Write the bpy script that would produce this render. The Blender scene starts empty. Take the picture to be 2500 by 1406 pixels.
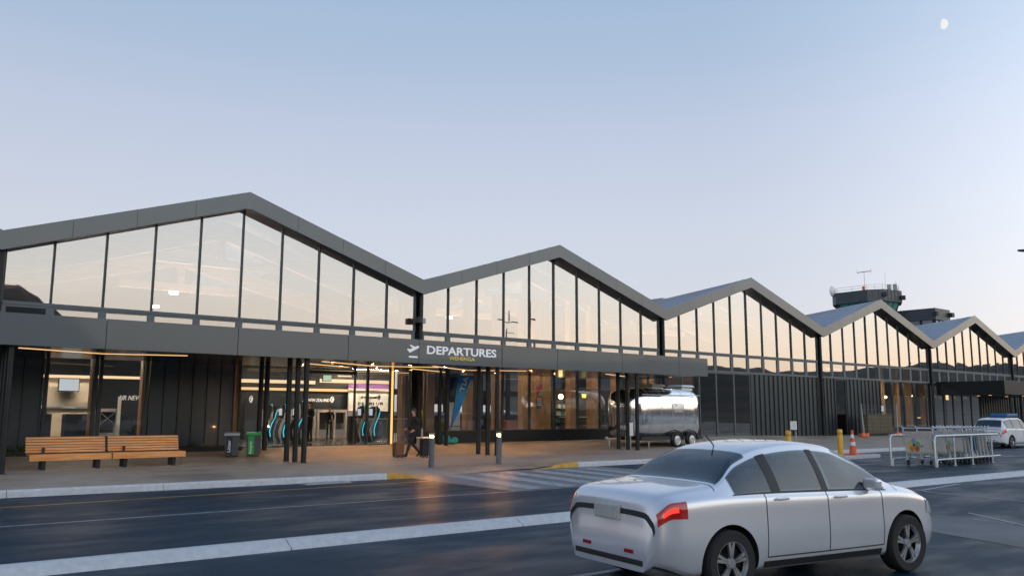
import bpy, bmesh, math, random
from mathutils import Vector, Matrix
random.seed(7)
scn = bpy.context.scene
COL = scn.collection
R = math.radians

# ------------------------------------------------------------------ camera
F_PX, CX, CY, EYE = 2082., 1250., 703., 1.8
PIT, AZ, ROLL = R(8.232), R(50.591), .003655
FW = Vector((math.cos(AZ)*math.cos(PIT), math.sin(AZ)*math.cos(PIT), math.sin(PIT)))
_rt = Vector((math.sin(AZ), -math.cos(AZ), 0)); _up = _rt.cross(FW)
RT = _rt*math.cos(ROLL)+_up*math.sin(ROLL); UP = _up*math.cos(ROLL)-_rt*math.sin(ROLL)
EYEP = Vector((0, 0, EYE))
def ray(x, y): return FW*F_PX+RT*(x-CX)-UP*(y-CY)
def onz(x, y, z=0.):            # survey of the photograph: point on a level plane
    d = ray(x, y); return EYEP+d*((z-EYE)/d.z)
def ony(x, y, Y):               # point on a plane parallel to the facade
    d = ray(x, y); return EYEP+d*(Y/d.y)
def ond(x, y, D):
    d = ray(x, y); return EYEP+d*(D/F_PX)

cam = bpy.data.cameras.new('camera'); co = bpy.data.objects.new('camera', cam); COL.objects.link(co)
M = Matrix((RT, UP, -FW)).transposed().to_4x4(); M.translation = EYEP; co.matrix_world = M
cam.sensor_width = 36; cam.lens = F_PX/2500*36; cam.clip_end = 6000; cam.clip_start = .05
scn.camera = co

# ------------------------------------------------------------------ materials
def nt(name):
    m = bpy.data.materials.new(name); m.use_nodes = True
    n = m.node_tree; n.nodes.clear(); out = n.nodes.new('ShaderNodeOutputMaterial')
    return m, n, out
def L(n, a, b): n.links.new(a, b)
def mat(name, c, rough=.5, metal=0., var=.12, vs=3., bump=0., bs=40., spec=.5, emit=None, es=0., stretch=None, rv=0., coat=0., c2=None):
    """procedural principled material: colour and roughness broken up by noise, optional bump"""
    m, n, out = nt(name)
    p = n.nodes.new('ShaderNodeBsdfPrincipled'); L(n, p.outputs[0], out.inputs[0])
    tc = n.nodes.new('ShaderNodeTexCoord'); mp = n.nodes.new('ShaderNodeMapping'); L(n, tc.outputs['Object'], mp.inputs[0])
    if stretch: mp.inputs['Scale'].default_value = stretch
    nz = n.nodes.new('ShaderNodeTexNoise'); nz.inputs['Scale'].default_value = vs; nz.inputs['Detail'].default_value = 6; nz.inputs['Roughness'].default_value = .6
    L(n, mp.outputs[0], nz.inputs['Vector'])
    mx = n.nodes.new('ShaderNodeMix'); mx.data_type = 'RGBA'
    mr = n.nodes.new('ShaderNodeMapRange'); mr.inputs[1].default_value = .3; mr.inputs[2].default_value = .7
    L(n, nz.outputs[0], mr.inputs[0]); L(n, mr.outputs[0], mx.inputs[0])
    a = [x*(1-var) for x in c]; b = list(c2) if c2 else [min(1, x*(1+var)) for x in c]
    mx.inputs[6].default_value = (*a, 1); mx.inputs[7].default_value = (*b, 1)
    L(n, mx.outputs[2], p.inputs['Base Color'])
    p.inputs['Metallic'].default_value = metal; p.inputs['Specular IOR Level'].default_value = spec
    if coat: p.inputs['Coat Weight'].default_value = coat; p.inputs['Coat Roughness'].default_value = .05
    if rv:
        m2 = n.nodes.new('ShaderNodeMapRange'); m2.inputs[1].default_value = .3; m2.inputs[2].default_value = .7
        m2.inputs[3].default_value = max(.02, rough-rv); m2.inputs[4].default_value = min(1, rough+rv)
        L(n, nz.outputs[0], m2.inputs[0]); L(n, m2.outputs[0], p.inputs['Roughness'])
    else: p.inputs['Roughness'].default_value = rough
    if bump:
        n2 = n.nodes.new('ShaderNodeTexNoise'); n2.inputs['Scale'].default_value = bs; n2.inputs['Detail'].default_value = 3
        L(n, mp.outputs[0], n2.inputs['Vector'])
        bp = n.nodes.new('ShaderNodeBump'); bp.inputs['Strength'].default_value = bump; bp.inputs['Distance'].default_value = .01
        L(n, n2.outputs[0], bp.inputs['Height']); L(n, bp.outputs[0], p.inputs['Normal'])
    if emit:
        p.inputs['Emission Color'].default_value = (*emit, 1); p.inputs['Emission Strength'].default_value = es
    return m
def glow(name, c, s):
    m, n, out = nt(name); e = n.nodes.new('ShaderNodeEmission'); e.inputs[0].default_value = (*c, 1); e.inputs[1].default_value = s
    L(n, e.outputs[0], out.inputs[0]); return m
def glass(name, tint, refl, wob=.0, ior_edge=.35, rough=0.01, top=.8):
    """window glass: part clear, part mirror, stronger at a glancing view; slightly wavy"""
    m, n, out = nt(name)
    tr = n.nodes.new('ShaderNodeBsdfTransparent'); tr.inputs[0].default_value = (*tint, 1)
    gl = n.nodes.new('ShaderNodeBsdfGlossy'); gl.inputs['Roughness'].default_value = rough; gl.inputs[0].default_value = (.97, .98, 1, 1)
    lw = n.nodes.new('ShaderNodeLayerWeight'); lw.inputs[0].default_value = ior_edge
    mr = n.nodes.new('ShaderNodeMapRange'); mr.inputs[3].default_value = refl; mr.inputs[4].default_value = top
    L(n, lw.outputs['Facing'], mr.inputs[0])
    mx = n.nodes.new('ShaderNodeMixShader'); L(n, mr.outputs[0], mx.inputs[0]); L(n, tr.outputs[0], mx.inputs[1]); L(n, gl.outputs[0], mx.inputs[2])
    L(n, mx.outputs[0], out.inputs[0])
    if wob:
        tc = n.nodes.new('ShaderNodeTexCoord'); nz = n.nodes.new('ShaderNodeTexNoise'); nz.inputs['Scale'].default_value = .55; nz.inputs['Detail'].default_value = 1
        L(n, tc.outputs['Object'], nz.inputs['Vector'])
        bp = n.nodes.new('ShaderNodeBump'); bp.inputs['Strength'].default_value = wob; bp.inputs['Distance'].default_value = .02
        L(n, nz.outputs[0], bp.inputs['Height']); L(n, bp.outputs[0], gl.inputs['Normal'])
    return m
def timber(name, c1, c2, axis='X', rough=.45):
    m, n, out = nt(name)
    p = n.nodes.new('ShaderNodeBsdfPrincipled'); L(n, p.outputs[0], out.inputs[0])
    tc = n.nodes.new('ShaderNodeTexCoord'); mp = n.nodes.new('ShaderNodeMapping'); L(n, tc.outputs['Object'], mp.inputs[0])
    s = [16, 16, 16]; s['XYZ'.index(axis)] = .7; mp.inputs['Scale'].default_value = s
    nz = n.nodes.new('ShaderNodeTexNoise'); nz.inputs['Scale'].default_value = 1.6; nz.inputs['Detail'].default_value = 7; nz.inputs['Distortion'].default_value = .8
    L(n, mp.outputs[0], nz.inputs['Vector'])
    cr = n.nodes.new('ShaderNodeValToRGB'); cr.color_ramp.elements[0].position = .3; cr.color_ramp.elements[1].position = .72
    cr.color_ramp.elements[0].color = (*c1, 1); cr.color_ramp.elements[1].color = (*c2, 1)
    L(n, nz.outputs[0], cr.inputs[0])
    n2 = n.nodes.new('ShaderNodeTexNoise'); n2.inputs['Scale'].default_value = 1.1; L(n, tc.outputs['Object'], n2.inputs['Vector'])
    mx = n.nodes.new('ShaderNodeMix'); mx.data_type = 'RGBA'; mx.blend_type = 'MULTIPLY'; mx.inputs[0].default_value = .22
    L(n, cr.outputs[0], mx.inputs[6]); L(n, n2.outputs[1], mx.inputs[7]); L(n, mx.outputs[2], p.inputs['Base Color'])
    p.inputs['Roughness'].default_value = rough
    bp = n.nodes.new('ShaderNodeBump'); bp.inputs['Strength'].default_value = .12; bp.inputs['Distance'].default_value = .004
    L(n, nz.outputs[0], bp.inputs['Height']); L(n, bp.outputs[0], p.inputs['Normal'])
    return m
def ground_mat(name, dark, light, wet, rlo, rhi, grain=220., gb=.5, patch=.12, spec=.32):
    """asphalt or concrete: stone grain, big blotches, damp areas that shine"""
    m, n, out = nt(name)
    p = n.nodes.new('ShaderNodeBsdfPrincipled'); L(n, p.outputs[0], out.inputs[0])
    tc = n.nodes.new('ShaderNodeTexCoord')
    def noise(sc, det=5, rg=.6, st=None):
        z = n.nodes.new('ShaderNodeTexNoise'); z.inputs['Scale'].default_value = sc; z.inputs['Detail'].default_value = det; z.inputs['Roughness'].default_value = rg
        if st:
            mp = n.nodes.new('ShaderNodeMapping'); mp.inputs['Scale'].default_value = st; L(n, tc.outputs['Object'], mp.inputs[0]); L(n, mp.outputs[0], z.inputs['Vector'])
        else: L(n, tc.outputs['Object'], z.inputs['Vector'])
        return z
    g = noise(grain, 2); big = noise(patch*3, 6, .62, (1, 2.2, 1)); med = noise(1.7, 6, .7)
    mr = n.nodes.new('ShaderNodeMapRange'); mr.inputs[1].default_value = .25; mr.inputs[2].default_value = .75; L(n, g.outputs[0], mr.inputs[0])
    mx = n.nodes.new('ShaderNodeMix'); mx.data_type = 'RGBA'; mx.inputs[6].default_value = (*dark, 1); mx.inputs[7].default_value = (*light, 1)
    ad = n.nodes.new('ShaderNodeMath'); ad.operation = 'MULTIPLY_ADD'; ad.inputs[1].default_value = .55; L(n, mr.outputs[0], ad.inputs[0])
    m3 = n.nodes.new('ShaderNodeMapRange'); m3.inputs[1].default_value = .3; m3.inputs[2].default_value = .7; m3.inputs[4].default_value = .5; L(n, med.outputs[0], m3.inputs[0])
    L(n, m3.outputs[0], ad.inputs[2]); L(n, ad.outputs[0], mx.inputs[0])
    wt = n.nodes.new('ShaderNodeMapRange'); wt.inputs[1].default_value = .38; wt.inputs[2].default_value = .66; wt.interpolation_type = 'SMOOTHSTEP'; L(n, big.outputs[0], wt.inputs[0])
    m2 = n.nodes.new('ShaderNodeMix'); m2.data_type = 'RGBA'; L(n, wt.outputs[0], m2.inputs[0]); L(n, mx.outputs[2], m2.inputs[6])
    mm = n.nodes.new('ShaderNodeMix'); mm.data_type = 'RGBA'; mm.blend_type = 'MULTIPLY'; mm.inputs[0].default_value = 1; L(n, mx.outputs[2], mm.inputs[6]); mm.inputs[7].default_value = (*wet, 1)
    L(n, mm.outputs[2], m2.inputs[7])
    L(n, m2.outputs[2], p.inputs['Base Color']); p.inputs['Specular IOR Level'].default_value = spec
    rr = n.nodes.new('ShaderNodeMapRange'); rr.inputs[3].default_value = rhi; rr.inputs[4].default_value = rlo; L(n, wt.outputs[0], rr.inputs[0]); L(n, rr.outputs[0], p.inputs['Roughness'])
    bp = n.nodes.new('ShaderNodeBump'); bp.inputs['Strength'].default_value = gb; bp.inputs['Distance'].default_value = .004; L(n, g.outputs[0], bp.inputs['Height']); L(n, bp.outputs[0], p.inputs['Normal'])
    return m

MT = {}
MT['fascia'] = mat('grey_metal_panel', (.062, .08, .088), .36, .1, .06, .6, spec=.8, rv=.05, coat=.6)
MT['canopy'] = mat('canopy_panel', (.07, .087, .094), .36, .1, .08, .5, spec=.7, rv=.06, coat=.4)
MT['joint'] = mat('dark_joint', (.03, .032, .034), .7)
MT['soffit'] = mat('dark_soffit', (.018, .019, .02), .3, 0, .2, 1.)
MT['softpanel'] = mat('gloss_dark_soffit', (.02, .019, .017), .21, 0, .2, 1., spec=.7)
MT['roof'] = mat('pale_roof_metal', (.32, .36, .42), .38, .55, .08, .8)
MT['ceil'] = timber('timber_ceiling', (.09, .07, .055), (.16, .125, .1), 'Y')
MT['frame'] = mat('grey_window_frame', (.1, .12, .13), .42, .2, .08, 2.)
MT['mull'] = mat('dark_mullion', (.025, .04, .045), .4, .2, .1, 2.)
MT['clad'] = mat('dark_seam_cladding', (.013, .025, .033), .36, .2, .12, .9, spec=.7, rv=.06, coat=.25)
MT['black'] = mat('black_paint', (.008, .012, .014), .42, 0, .2, 2., spec=.35)
MT['blacksat'] = mat('black_satin', (.014, .014, .015), .6, 0, .2, 2.)
MT['gl_hi'] = glass('clerestory_glass', (.7, .82, .88), .36, .1, .28, .01, .86)
MT['gl_lo'] = glass('shopfront_glass', (.86, .9, .9), .09, .05, .22)
MT['gl_dark'] = glass('dark_glass', (.05, .055, .06), .12, .05, .25)
MT['gl_small'] = glass('small_pane_glass', (.5, .53, .52), .32, .12, .28)
MT['floor'] = mat('dark_floor', (.05, .045, .04), .25, 0, .15, 1.)
MT['intwall'] = mat('navy_wall', (.022, .03, .036), .5, 0, .1, 1.)
MT['beige'] = mat('beige_wall', (.55, .47, .36), .6, 0, .05, 1.)
MT['brownwall'] = mat('brown_wall', (.055, .048, .042), .6, 0, .1, 1.)
MT['white'] = mat('white_paint', (.78, .78, .76), .45, 0, .05, 2.)
MT['offwhite'] = mat('offwhite_panel', (.62, .6, .55), .5, 0, .05, 2.)
MT['letter_w'] = mat('white_letter', (.85, .85, .88), .5, 0, .03, emit=(1, 1, 1), es=.12)
MT['letter_y'] = mat('yellow_letter', (.75, .6, .08), .5, 0, .05)
MT['timber_post'] = timber('glulam_post', (.36, .18, .065), (.6, .34, .145), 'Z')
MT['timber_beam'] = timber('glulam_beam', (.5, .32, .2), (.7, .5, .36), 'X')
MT['bench'] = timber('bench_timber', (.68, .24, .06), (.95, .47, .17), 'X', .5)
MT['led'] = glow('warm_led', (1., .6, .27), 1.25)
MT['led_in'] = glow('warm_led_inside', (1., .68, .4), 1.25)
MT['led_or'] = glow('orange_led', (1., .47, .13), 1.7)
MT['cyan'] = glow('cyan_led', (.03, .6, .75), 1.6)
MT['lamp_w'] = glow('pendant_glow', (1., .9, .74), 12.)
MT['lamp_c'] = glow('cafe_bulb', (1., .6, .22), 26.)
MT['bulb'] = glow('bollard_bulb', (1., .46, .12), 1900.)
def lens_mat():
    m, n, out = nt('glowing_lens'); tr = n.nodes.new('ShaderNodeBsdfTransparent'); tr.inputs[0].default_value = (.85, .8, .7, 1)
    e = n.nodes.new('ShaderNodeEmission'); e.inputs[0].default_value = (1, .55, .14, 1); e.inputs[1].default_value = 1.7
    a = n.nodes.new('ShaderNodeAddShader'); L(n, tr.outputs[0], a.inputs[0]); L(n, e.outputs[0], a.inputs[1]); L(n, a.outputs[0], out.inputs[0]); return m
MT['lens'] = lens_mat()
MT['can'] = glow('added_downlight_lamp', (1., .5, .19), 950.)
MT['can_in'] = glow('added_room_lamp', (1., .78, .58), 42.)
MT['can_hot'] = glow('added_wall_lamp', (1., .82, .64), 170.)
MT['uplamp'] = glow('uplight_lamp', (1., .72, .55), 85.)
MT['screen'] = glow('lit_screen', (.8, .84, .9), .75)
MT['exit'] = glow('exit_sign_lit', (.55, .72, .5), .8)
MT['galv'] = mat('galvanised_steel', (.5, .53, .55), .38, .75, .18, 9., bump=.05, bs=60)
MT['alu'] = mat('aluminium', (.6, .62, .63), .3, .85, .1, 6.)
MT['rubber'] = mat('rubber', (.015, .015, .016), .8, 0, .2, 8.)
MT['asphalt'] = ground_mat('asphalt', (.001, .012, .025), (.007, .037, .064), (.8, .84, .9), .38, .58, 75., .8, .12, .15)
MT['paving'] = ground_mat('exposed_paving', (.22, .178, .14), (.45, .37, .295), (.7, .68, .66), .42, .8, 90., .4, .1)
MT['kerbc'] = mat('kerb_concrete', (.47, .48, .49), .75, 0, .06, 9., bump=.6, bs=70, c2=(.57, .58, .6))
MT['linew'] = mat('white_road_paint', (.3, .32, .34), .6, 0, .4, 5., bump=.3, bs=120)
MT['liney'] = mat('yellow_road_paint', (.5, .27, .03), .55, 0, .35, 4.)
MT['table'] = mat('crossing_concrete', (.15, .155, .165), .5, 0, .3, 1.2, bump=.3, bs=120, rv=.15)
MT['patchc'] = mat('concrete_patch', (.1, .105, .11), .62, 0, .3, .8, bump=.3, bs=120)
MT['hill'] = mat('hill_bush', (.016, .014, .01), .9, 0, .6, .06, c2=(.07, .05, .032))
MT['soil'] = mat('planter_soil', (.02, .018, .014), .9, 0, .4, 6.)
MT['leaf'] = mat('flax_leaf', (.06, .085, .03), .5, 0, .4, 4.)
MT['silver'] = mat('silver_car_paint', (.74, .75, .78), .24, .55, .03, 1., coat=.8)
MT['whitecar'] = mat('white_car_paint', (.74, .75, .77), .25, 0, .02, 1., coat=.8)
MT['darkcar'] = mat('dark_car_paint', (.02, .025, .035), .2, .3, .05, 1., coat=.8)
MT['redcar'] = mat('red_car_paint', (.25, .02, .02), .2, .2, .05, 1., coat=.8)
MT['carglass'] = mat('car_glass', (.008, .024, .032), .04, 0, .1, 1., spec=.45)
MT['seatfab'] = mat('grey_seat_fabric', (.15, .15, .16), .9, 0, .15, 20.)
MT['cargl'] = glass('tinted_car_glass', (.22, .29, .3), .045, 0, .3, .01, .4)
MT['trim'] = mat('black_plastic', (.018, .018, .019), .55, 0, .1, 4.)
MT['tail'] = mat('tail_light', (.2, .006, .008), .12, 0, .1, 6., emit=(1, .03, .02), es=.1, coat=1)
MT['tailbar'] = glow('lit_tail_bar', (1, .06, .04), 1.3)
MT['refl'] = mat('red_reflector', (.3, .015, .015), .2, 0, .1, 6.)
MT['headl'] = mat('head_light', (.55, .58, .6), .08, .3, .1, 6., coat=1)
MT['rim'] = mat('alloy_rim', (.5, .51, .52), .28, .8, .08, 8.)
MT['chrome'] = mat('polished_aluminium', (.92, .93, .95), .1, 1., .05, 1.2, bump=.06, bs=1.6)
MT['plate'] = mat('number_plate', (.45, .45, .43), .4)
MT['skin'] = mat('skin', (.42, .24, .16), .55, 0, .06, 8.)
MT['cloth_b'] = mat('black_cloth', (.012, .012, .014), .85, 0, .2, 12.)
MT['cloth_n'] = mat('navy_cloth', (.02, .024, .035), .85, 0, .2, 12.)
MT['cloth_g'] = mat('dark_green_cloth', (.02, .03, .02), .85, 0, .2, 12.)
MT['hivis'] = mat('hivis_cloth', (.5, .62, .05), .7, 0, .1, 8.)
MT['hair'] = mat('dark_hair', (.018, .012, .009), .6, 0, .3, 20.)
MT['hair2'] = mat('brown_hair', (.1, .055, .03), .6, 0, .3, 20.)
MT['orange'] = mat('orange_plastic', (.72, .13, .025), .45, 0, .12, 5.)
MT['whitep'] = mat('white_plastic', (.75, .75, .73), .45, 0, .08, 5.)
MT['yellowp'] = mat('yellow_steel', (.78, .42, .02), .4, 0, .08, 5.)
MT['green'] = mat('green_plastic', (.02, .33, .08), .45, 0, .08, 5.)
MT['bingrey'] = mat('grey_bin_plastic', (.06, .065, .07), .5, 0, .12, 5.)
MT['lidgrey'] = mat('grey_lid_plastic', (.34, .36, .38), .5, 0, .08, 5.)
MT['navy'] = mat('navy_label', (.012, .02, .04), .5)
MT['blue'] = mat('blue_flag_cloth', (.004, .19, .62), .7, 0, .08, 2.)
MT['bluep'] = mat('blue_panel', (.02, .12, .3), .45, 0, .1, 3.)
MT['teal'] = mat('teal_cover', (.02, .34, .36), .6, 0, .15, 6.)
MT['teald'] = mat('teal_glazing', (.07, .26, .23), .12, .2, .1, 1., spec=.8)
MT['purple'] = mat('purple_panel', (.2, .08, .25), .5, 0, .05)
MT['plywood'] = timber('plywood_sheet', (.06, .045, .02), (.13, .1, .045), 'X', .7)
MT['posterr'] = mat('red_print', (.5, .05, .08), .4)
MT['posterb'] = mat('blue_print', (.02, .04, .16), .4)
MT['posterg'] = mat('green_print', (.15, .4, .15), .4)
MT['posterw'] = mat('pale_print', (.7, .68, .7), .4)
MT['neon'] = glow('yellow_neon', (1., .85, .05), 2.4)
MT['or_p'] = mat('orange_print', (.72, .3, .05), .5)
MT['gr_p'] = mat('green_print_leaf', (.2, .5, .12), .5)
MT['bl_p'] = mat('blue_print_tile', (.3, .36, .55), .5)
MT['ye_p'] = mat('yellow_print', (.75, .55, .12), .5)
MT['re_p'] = mat('red_print_tile', (.6, .12, .06), .5)
MT['te_p'] = mat('teal_print', (.03, .3, .36), .5)
MT['brownbag'] = mat('brown_leather', (.13, .07, .035), .55, 0, .15, 6.)
MT['towerclad'] = mat('slate_tower_cladding', (.045, .06, .075), .42, .25, .15, .7, spec=.6)
MT['twinwin'] = mat('tower_window', (.12, .14, .17), .12, 0, .5, .6, spec=.8)
MT['warmwood'] = timber('leather_seat', (.3, .1, .04), (.42, .17, .08), 'X')

# ------------------------------------------------------------------ mesh helpers
def tag(o, label=None, cat=None, group=None, kind=None):
    if label: o['label'] = label
    if cat: o['category'] = cat
    if group: o['group'] = group
    if kind: o['kind'] = kind
    return o
def thing(name, label, cat, loc=(0, 0, 0), group=None):
    o = bpy.data.objects.new(name, None); COL.objects.link(o); o.location = loc; o.empty_display_size = .3
    return tag(o, label, cat, group)
def part_empty(name, parent):
    o = bpy.data.objects.new(name, None); COL.objects.link(o); o.parent = parent; return o
def origin(o):
    v = Vector((0, 0, 0))
    while o is not None: v = v+o.location; o = o.parent
    return v
class MB:
    def __init__(s): s.v = []; s.f = []; s.m = []; s.k = 0
    def poly(s, pts):
        b = len(s.v); s.v += [tuple(p) for p in pts]; s.f.append(list(range(b, b+len(pts)))); s.m.append(s.k); return s
    def hexa(s, p):      # 0-3 bottom ring, 4-7 top ring
        b = len(s.v); s.v += [tuple(q) for q in p]
        for q in ((0, 3, 2, 1), (4, 5, 6, 7), (0, 1, 5, 4), (1, 2, 6, 5), (2, 3, 7, 6), (3, 0, 4, 7)): s.f.append([b+i for i in q]); s.m.append(s.k)
        return s
    def box(s, x0, x1, y0, y1, z0, z1):
        return s.hexa([(x0, y0, z0), (x1, y0, z0), (x1, y1, z0), (x0, y1, z0), (x0, y0, z1), (x1, y0, z1), (x1, y1, z1), (x0, y1, z1)])
    def obox(s, c, sz, rz=0., up=None):
        ca, sa = math.cos(rz), math.sin(rz); h = [q/2 for q in sz]; P = []
        for dz in (-1, 1):
            for dx, dy in ((-1, -1), (1, -1), (1, 1), (-1, 1)):
                x, y = dx*h[0], dy*h[1]; P.append((c[0]+x*ca-y*sa, c[1]+x*sa+y*ca, c[2]+dz*h[2]))
        return s.hexa(P)
    def extr(s, poly, d):
        d = Vector(d); n = len(poly); b = len(s.v); s.v += [tuple(p) for p in poly]+[tuple(Vector(p)+d) for p in poly]
        s.f.append([b+i for i in range(n)]); s.f.append([b+n+i for i in reversed(range(n))]); s.m += [s.k, s.k]
        for i in range(n):
            j = (i+1) % n; s.f.append([b+i, b+n+i, b+n+j, b+j]); s.m.append(s.k)
        return s
    def tube(s, pts, r, n=10, closed=False, caps=True):
        pts = [Vector(p) for p in pts]; N = len(pts); rs = r if isinstance(r, (list, tuple)) else [r]*N
        b = len(s.v); prev = None
        for i, p in enumerate(pts):
            a = pts[(i-1) % N] if (closed or i) else p; c = pts[(i+1) % N] if (closed or i < N-1) else p
            t = (c-a).normalized()
            if prev is None:
                u = Vector((0, 0, 1)) if abs(t.z) < .9 else Vector((1, 0, 0)); prev = (u-t*u.dot(t)).normalized()
            else: prev = (prev-t*prev.dot(t)).normalized()
            w = t.cross(prev)
            for k in range(n):
                g = 2*math.pi*k/n; s.v.append(tuple(p+(prev*math.cos(g)+w*math.sin(g))*rs[i]))
        for i in range(N if closed else N-1):
            for k in range(n):
                a = b+i*n+k; c = b+i*n+(k+1) % n; d = b+((i+1) % N)*n+(k+1) % n; e = b+((i+1) % N)*n+k
                s.f.append([a, c, d, e]); s.m.append(s.k)
        if caps and not closed:
            s.f.append([b+k for k in reversed(range(n))]); s.f.append([b+(N-1)*n+k for k in range(n)]); s.m += [s.k, s.k]
        return s
    def cyl(s, p0, p1, r0, r1=None, n=16): return s.tube([p0, p1], [r0, r0 if r1 is None else r1], n)
    def lathe(s, prof, c=(0, 0, 0), n=20, axis='z', caps=True):
        b = len(s.v); N = len(prof)
        for r, h in prof:
            for k in range(n):
                g = 2*math.pi*k/n; x, y = r*math.cos(g), r*math.sin(g)
                q = {'z': (x, y, h), 'y': (x, h, y), 'x': (h, x, y)}[axis]; s.v.append((c[0]+q[0], c[1]+q[1], c[2]+q[2]))
        for i in range(N-1):
            for k in range(n): s.f.append([b+i*n+k, b+i*n+(k+1) % n, b+(i+1)*n+(k+1) % n, b+(i+1)*n+k]); s.m.append(s.k)
        if caps and prof[0][0] > 1e-4: s.f.append([b+k for k in reversed(range(n))]); s.m.append(s.k)
        if caps and prof[-1][0] > 1e-4: s.f.append([b+(N-1)*n+k for k in range(n)]); s.m.append(s.k)
        return s
    def ball(s, c, r, n=12, sq=(1, 1, 1), jit=0.):
        prof = []; b = len(s.v)
        rows = n//2+1
        for i in range(rows+1):
            a = math.pi*i/rows
            for k in range(n):
                g = 2*math.pi*k/n; q = 1+random.uniform(-jit, jit)
                s.v.append((c[0]+r*sq[0]*math.sin(a)*math.cos(g)*q, c[1]+r*sq[1]*math.sin(a)*math.sin(g)*q, c[2]-r*sq[2]*math.cos(a)*q))
        for i in range(rows):
            for k in range(n): s.f.append([b+i*n+k, b+i*n+(k+1) % n, b+(i+1)*n+(k+1) % n, b+(i+1)*n+k]); s.m.append(s.k)
        return s
    def build(s, name, mats, parent=None, smooth=None, bevel=0., world=True):
        if not isinstance(mats, (list, tuple)): mats = [mats]
        off = origin(parent) if (parent and world) else Vector((0, 0, 0))
        me = bpy.data.meshes.new(name); me.from_pydata([(v[0]-off.x, v[1]-off.y, v[2]-off.z) for v in s.v], [], s.f)
        for m in mats: me.materials.append(m)
        me.polygons.foreach_set('material_index', s.m)
        bm = bmesh.new(); bm.from_mesh(me); bmesh.ops.remove_doubles(bm, verts=bm.verts, dist=1e-5) if smooth else None
        bmesh.ops.recalc_face_normals(bm, faces=bm.faces); bm.to_mesh(me); bm.free()
        if smooth:
            me.polygons.foreach_set('use_smooth', [True]*len(me.polygons)); me.set_sharp_from_angle(angle=R(smooth))
        me.update()
        o = bpy.data.objects.new(name, me); COL.objects.link(o)
        if parent: o.parent = parent
        if bevel:
            b = o.modifiers.new('bevel', 'BEVEL'); b.width = bevel; b.segments = 2; b.limit_method = 'ANGLE'
        return o
def kids(o): return [c for c in o.children]
def copy_tree(o, parent=None):
    c = o.copy(); COL.objects.link(c); c.parent = parent
    for ch in list(o.children): copy_tree(ch, c)
    return c
DG = None
def text_mesh(s, align='LEFT', bold=0.):
    cu = bpy.data.curves.new('t', 'FONT'); cu.body = s; cu.align_x = align; cu.offset = bold; cu.resolution_u = 3; cu.extrude = 0
    o = bpy.data.objects.new('t', cu); COL.objects.link(o)
    dg = bpy.context.evaluated_depsgraph_get(); me = bpy.data.meshes.new_from_object(o.evaluated_get(dg))
    vs = [v.co.copy() for v in me.vertices]; fs = [list(p.vertices) for p in me.polygons]
    bpy.data.objects.remove(o); bpy.data.curves.remove(cu); bpy.data.meshes.remove(me)
    x0 = min(v.x for v in vs); x1 = max(v.x for v in vs); y0 = min(v.y for v in vs); y1 = max(v.y for v in vs)
    return [((v.x-x0)/(x1-x0), (v.y-y0)/(y1-y0)) for v in vs], fs
def text(name, s, P0, U, V, m, parent, depth=.02, bold=.0, shear=0., world=True):
    """letters laid on the rectangle P0 + u*U + v*V, standing proud along U x V"""
    vs, fs = text_mesh(s, bold=bold); P0 = Vector(P0); U = Vector(U); V = Vector(V); N = U.cross(V).normalized()*depth
    b = MB()
    pts = [P0+U*u+V*v+U.normalized()*(shear*v*V.length)+N for u, v in vs]
    b.v = [tuple(p) for p in pts]+[tuple(p-N) for p in pts]
    n = len(pts); b.f = [list(f) for f in fs]; b.m = [0]*len(fs)
    cnt = {}
    for f in fs:
        for i in range(len(f)):
            e = (f[i], f[(i+1) % len(f)]); cnt[e] = cnt.get(e, 0)+1
    for (i, j) in list(cnt):
        if (j, i) not in cnt: b.f.append([j, i, i+n, j+n]); b.m.append(0)
    return b.build(name, m, parent, world=world)

# ------------------------------------------------------------------ sky and sun
SUN_AZ, SUN_EL, GLOW_AZ = R(-140), R(8), R(-66)     # weak low sun; the afterglow fills the sky opposite the facade
w = bpy.data.worlds.new('World'); scn.world = w; w.use_nodes = True
n = w.node_tree; n.nodes.clear()
wo = n.nodes.new('ShaderNodeOutputWorld')
sky = n.nodes.new('ShaderNodeTexSky'); sky.sky_type = 'NISHITA'; sky.sun_disc = False; sky.sun_elevation = SUN_EL; sky.sun_rotation = math.pi/2-SUN_AZ
sky.air_density = 1.0; sky.dust_density = .6; sky.ozone_density = 2.
b1 = n.nodes.new('ShaderNodeBackground'); b1.inputs[1].default_value = .025; L(n, sky.outputs[0], b1.inputs[0])
tc = n.nodes.new('ShaderNodeTexCoord')
vm = n.nodes.new('ShaderNodeVectorMath'); vm.operation = 'NORMALIZE'; L(n, tc.outputs['Generated'], vm.inputs[0])
sx = n.nodes.new('ShaderNodeSeparateXYZ'); L(n, vm.outputs[0], sx.inputs[0])
def ramp(stops):
    cr = n.nodes.new('ShaderNodeValToRGB'); e = cr.color_ramp.elements
    while len(e) < len(stops): e.new(.5)
    for q, (el, c) in zip(e, stops): q.position = max(0, math.sin(R(el))); q.color = (*c, 1)
    L(n, sx.outputs[2], cr.inputs[0]); return cr
far = ramp([(0, (.665, .625, .67)), (6, (.665, .65, .725)), (12, (.63, .655, .75)), (18, (.55, .60, .74)), (23, (.44, .54, .70)), (28, (.375, .50, .69)), (45, (.22, .34, .55)), (90, (.14, .24, .44))])
near = ramp([(0, (1., .62, .36)), (4, (1., .81, .63)), (8, (.95, .89, .81)), (13, (.85, .87, .88)), (20, (.73, .79, .86)), (28, (.6, .66, .73)), (45, (.33, .42, .56)), (90, (.15, .24, .42))])
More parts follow.
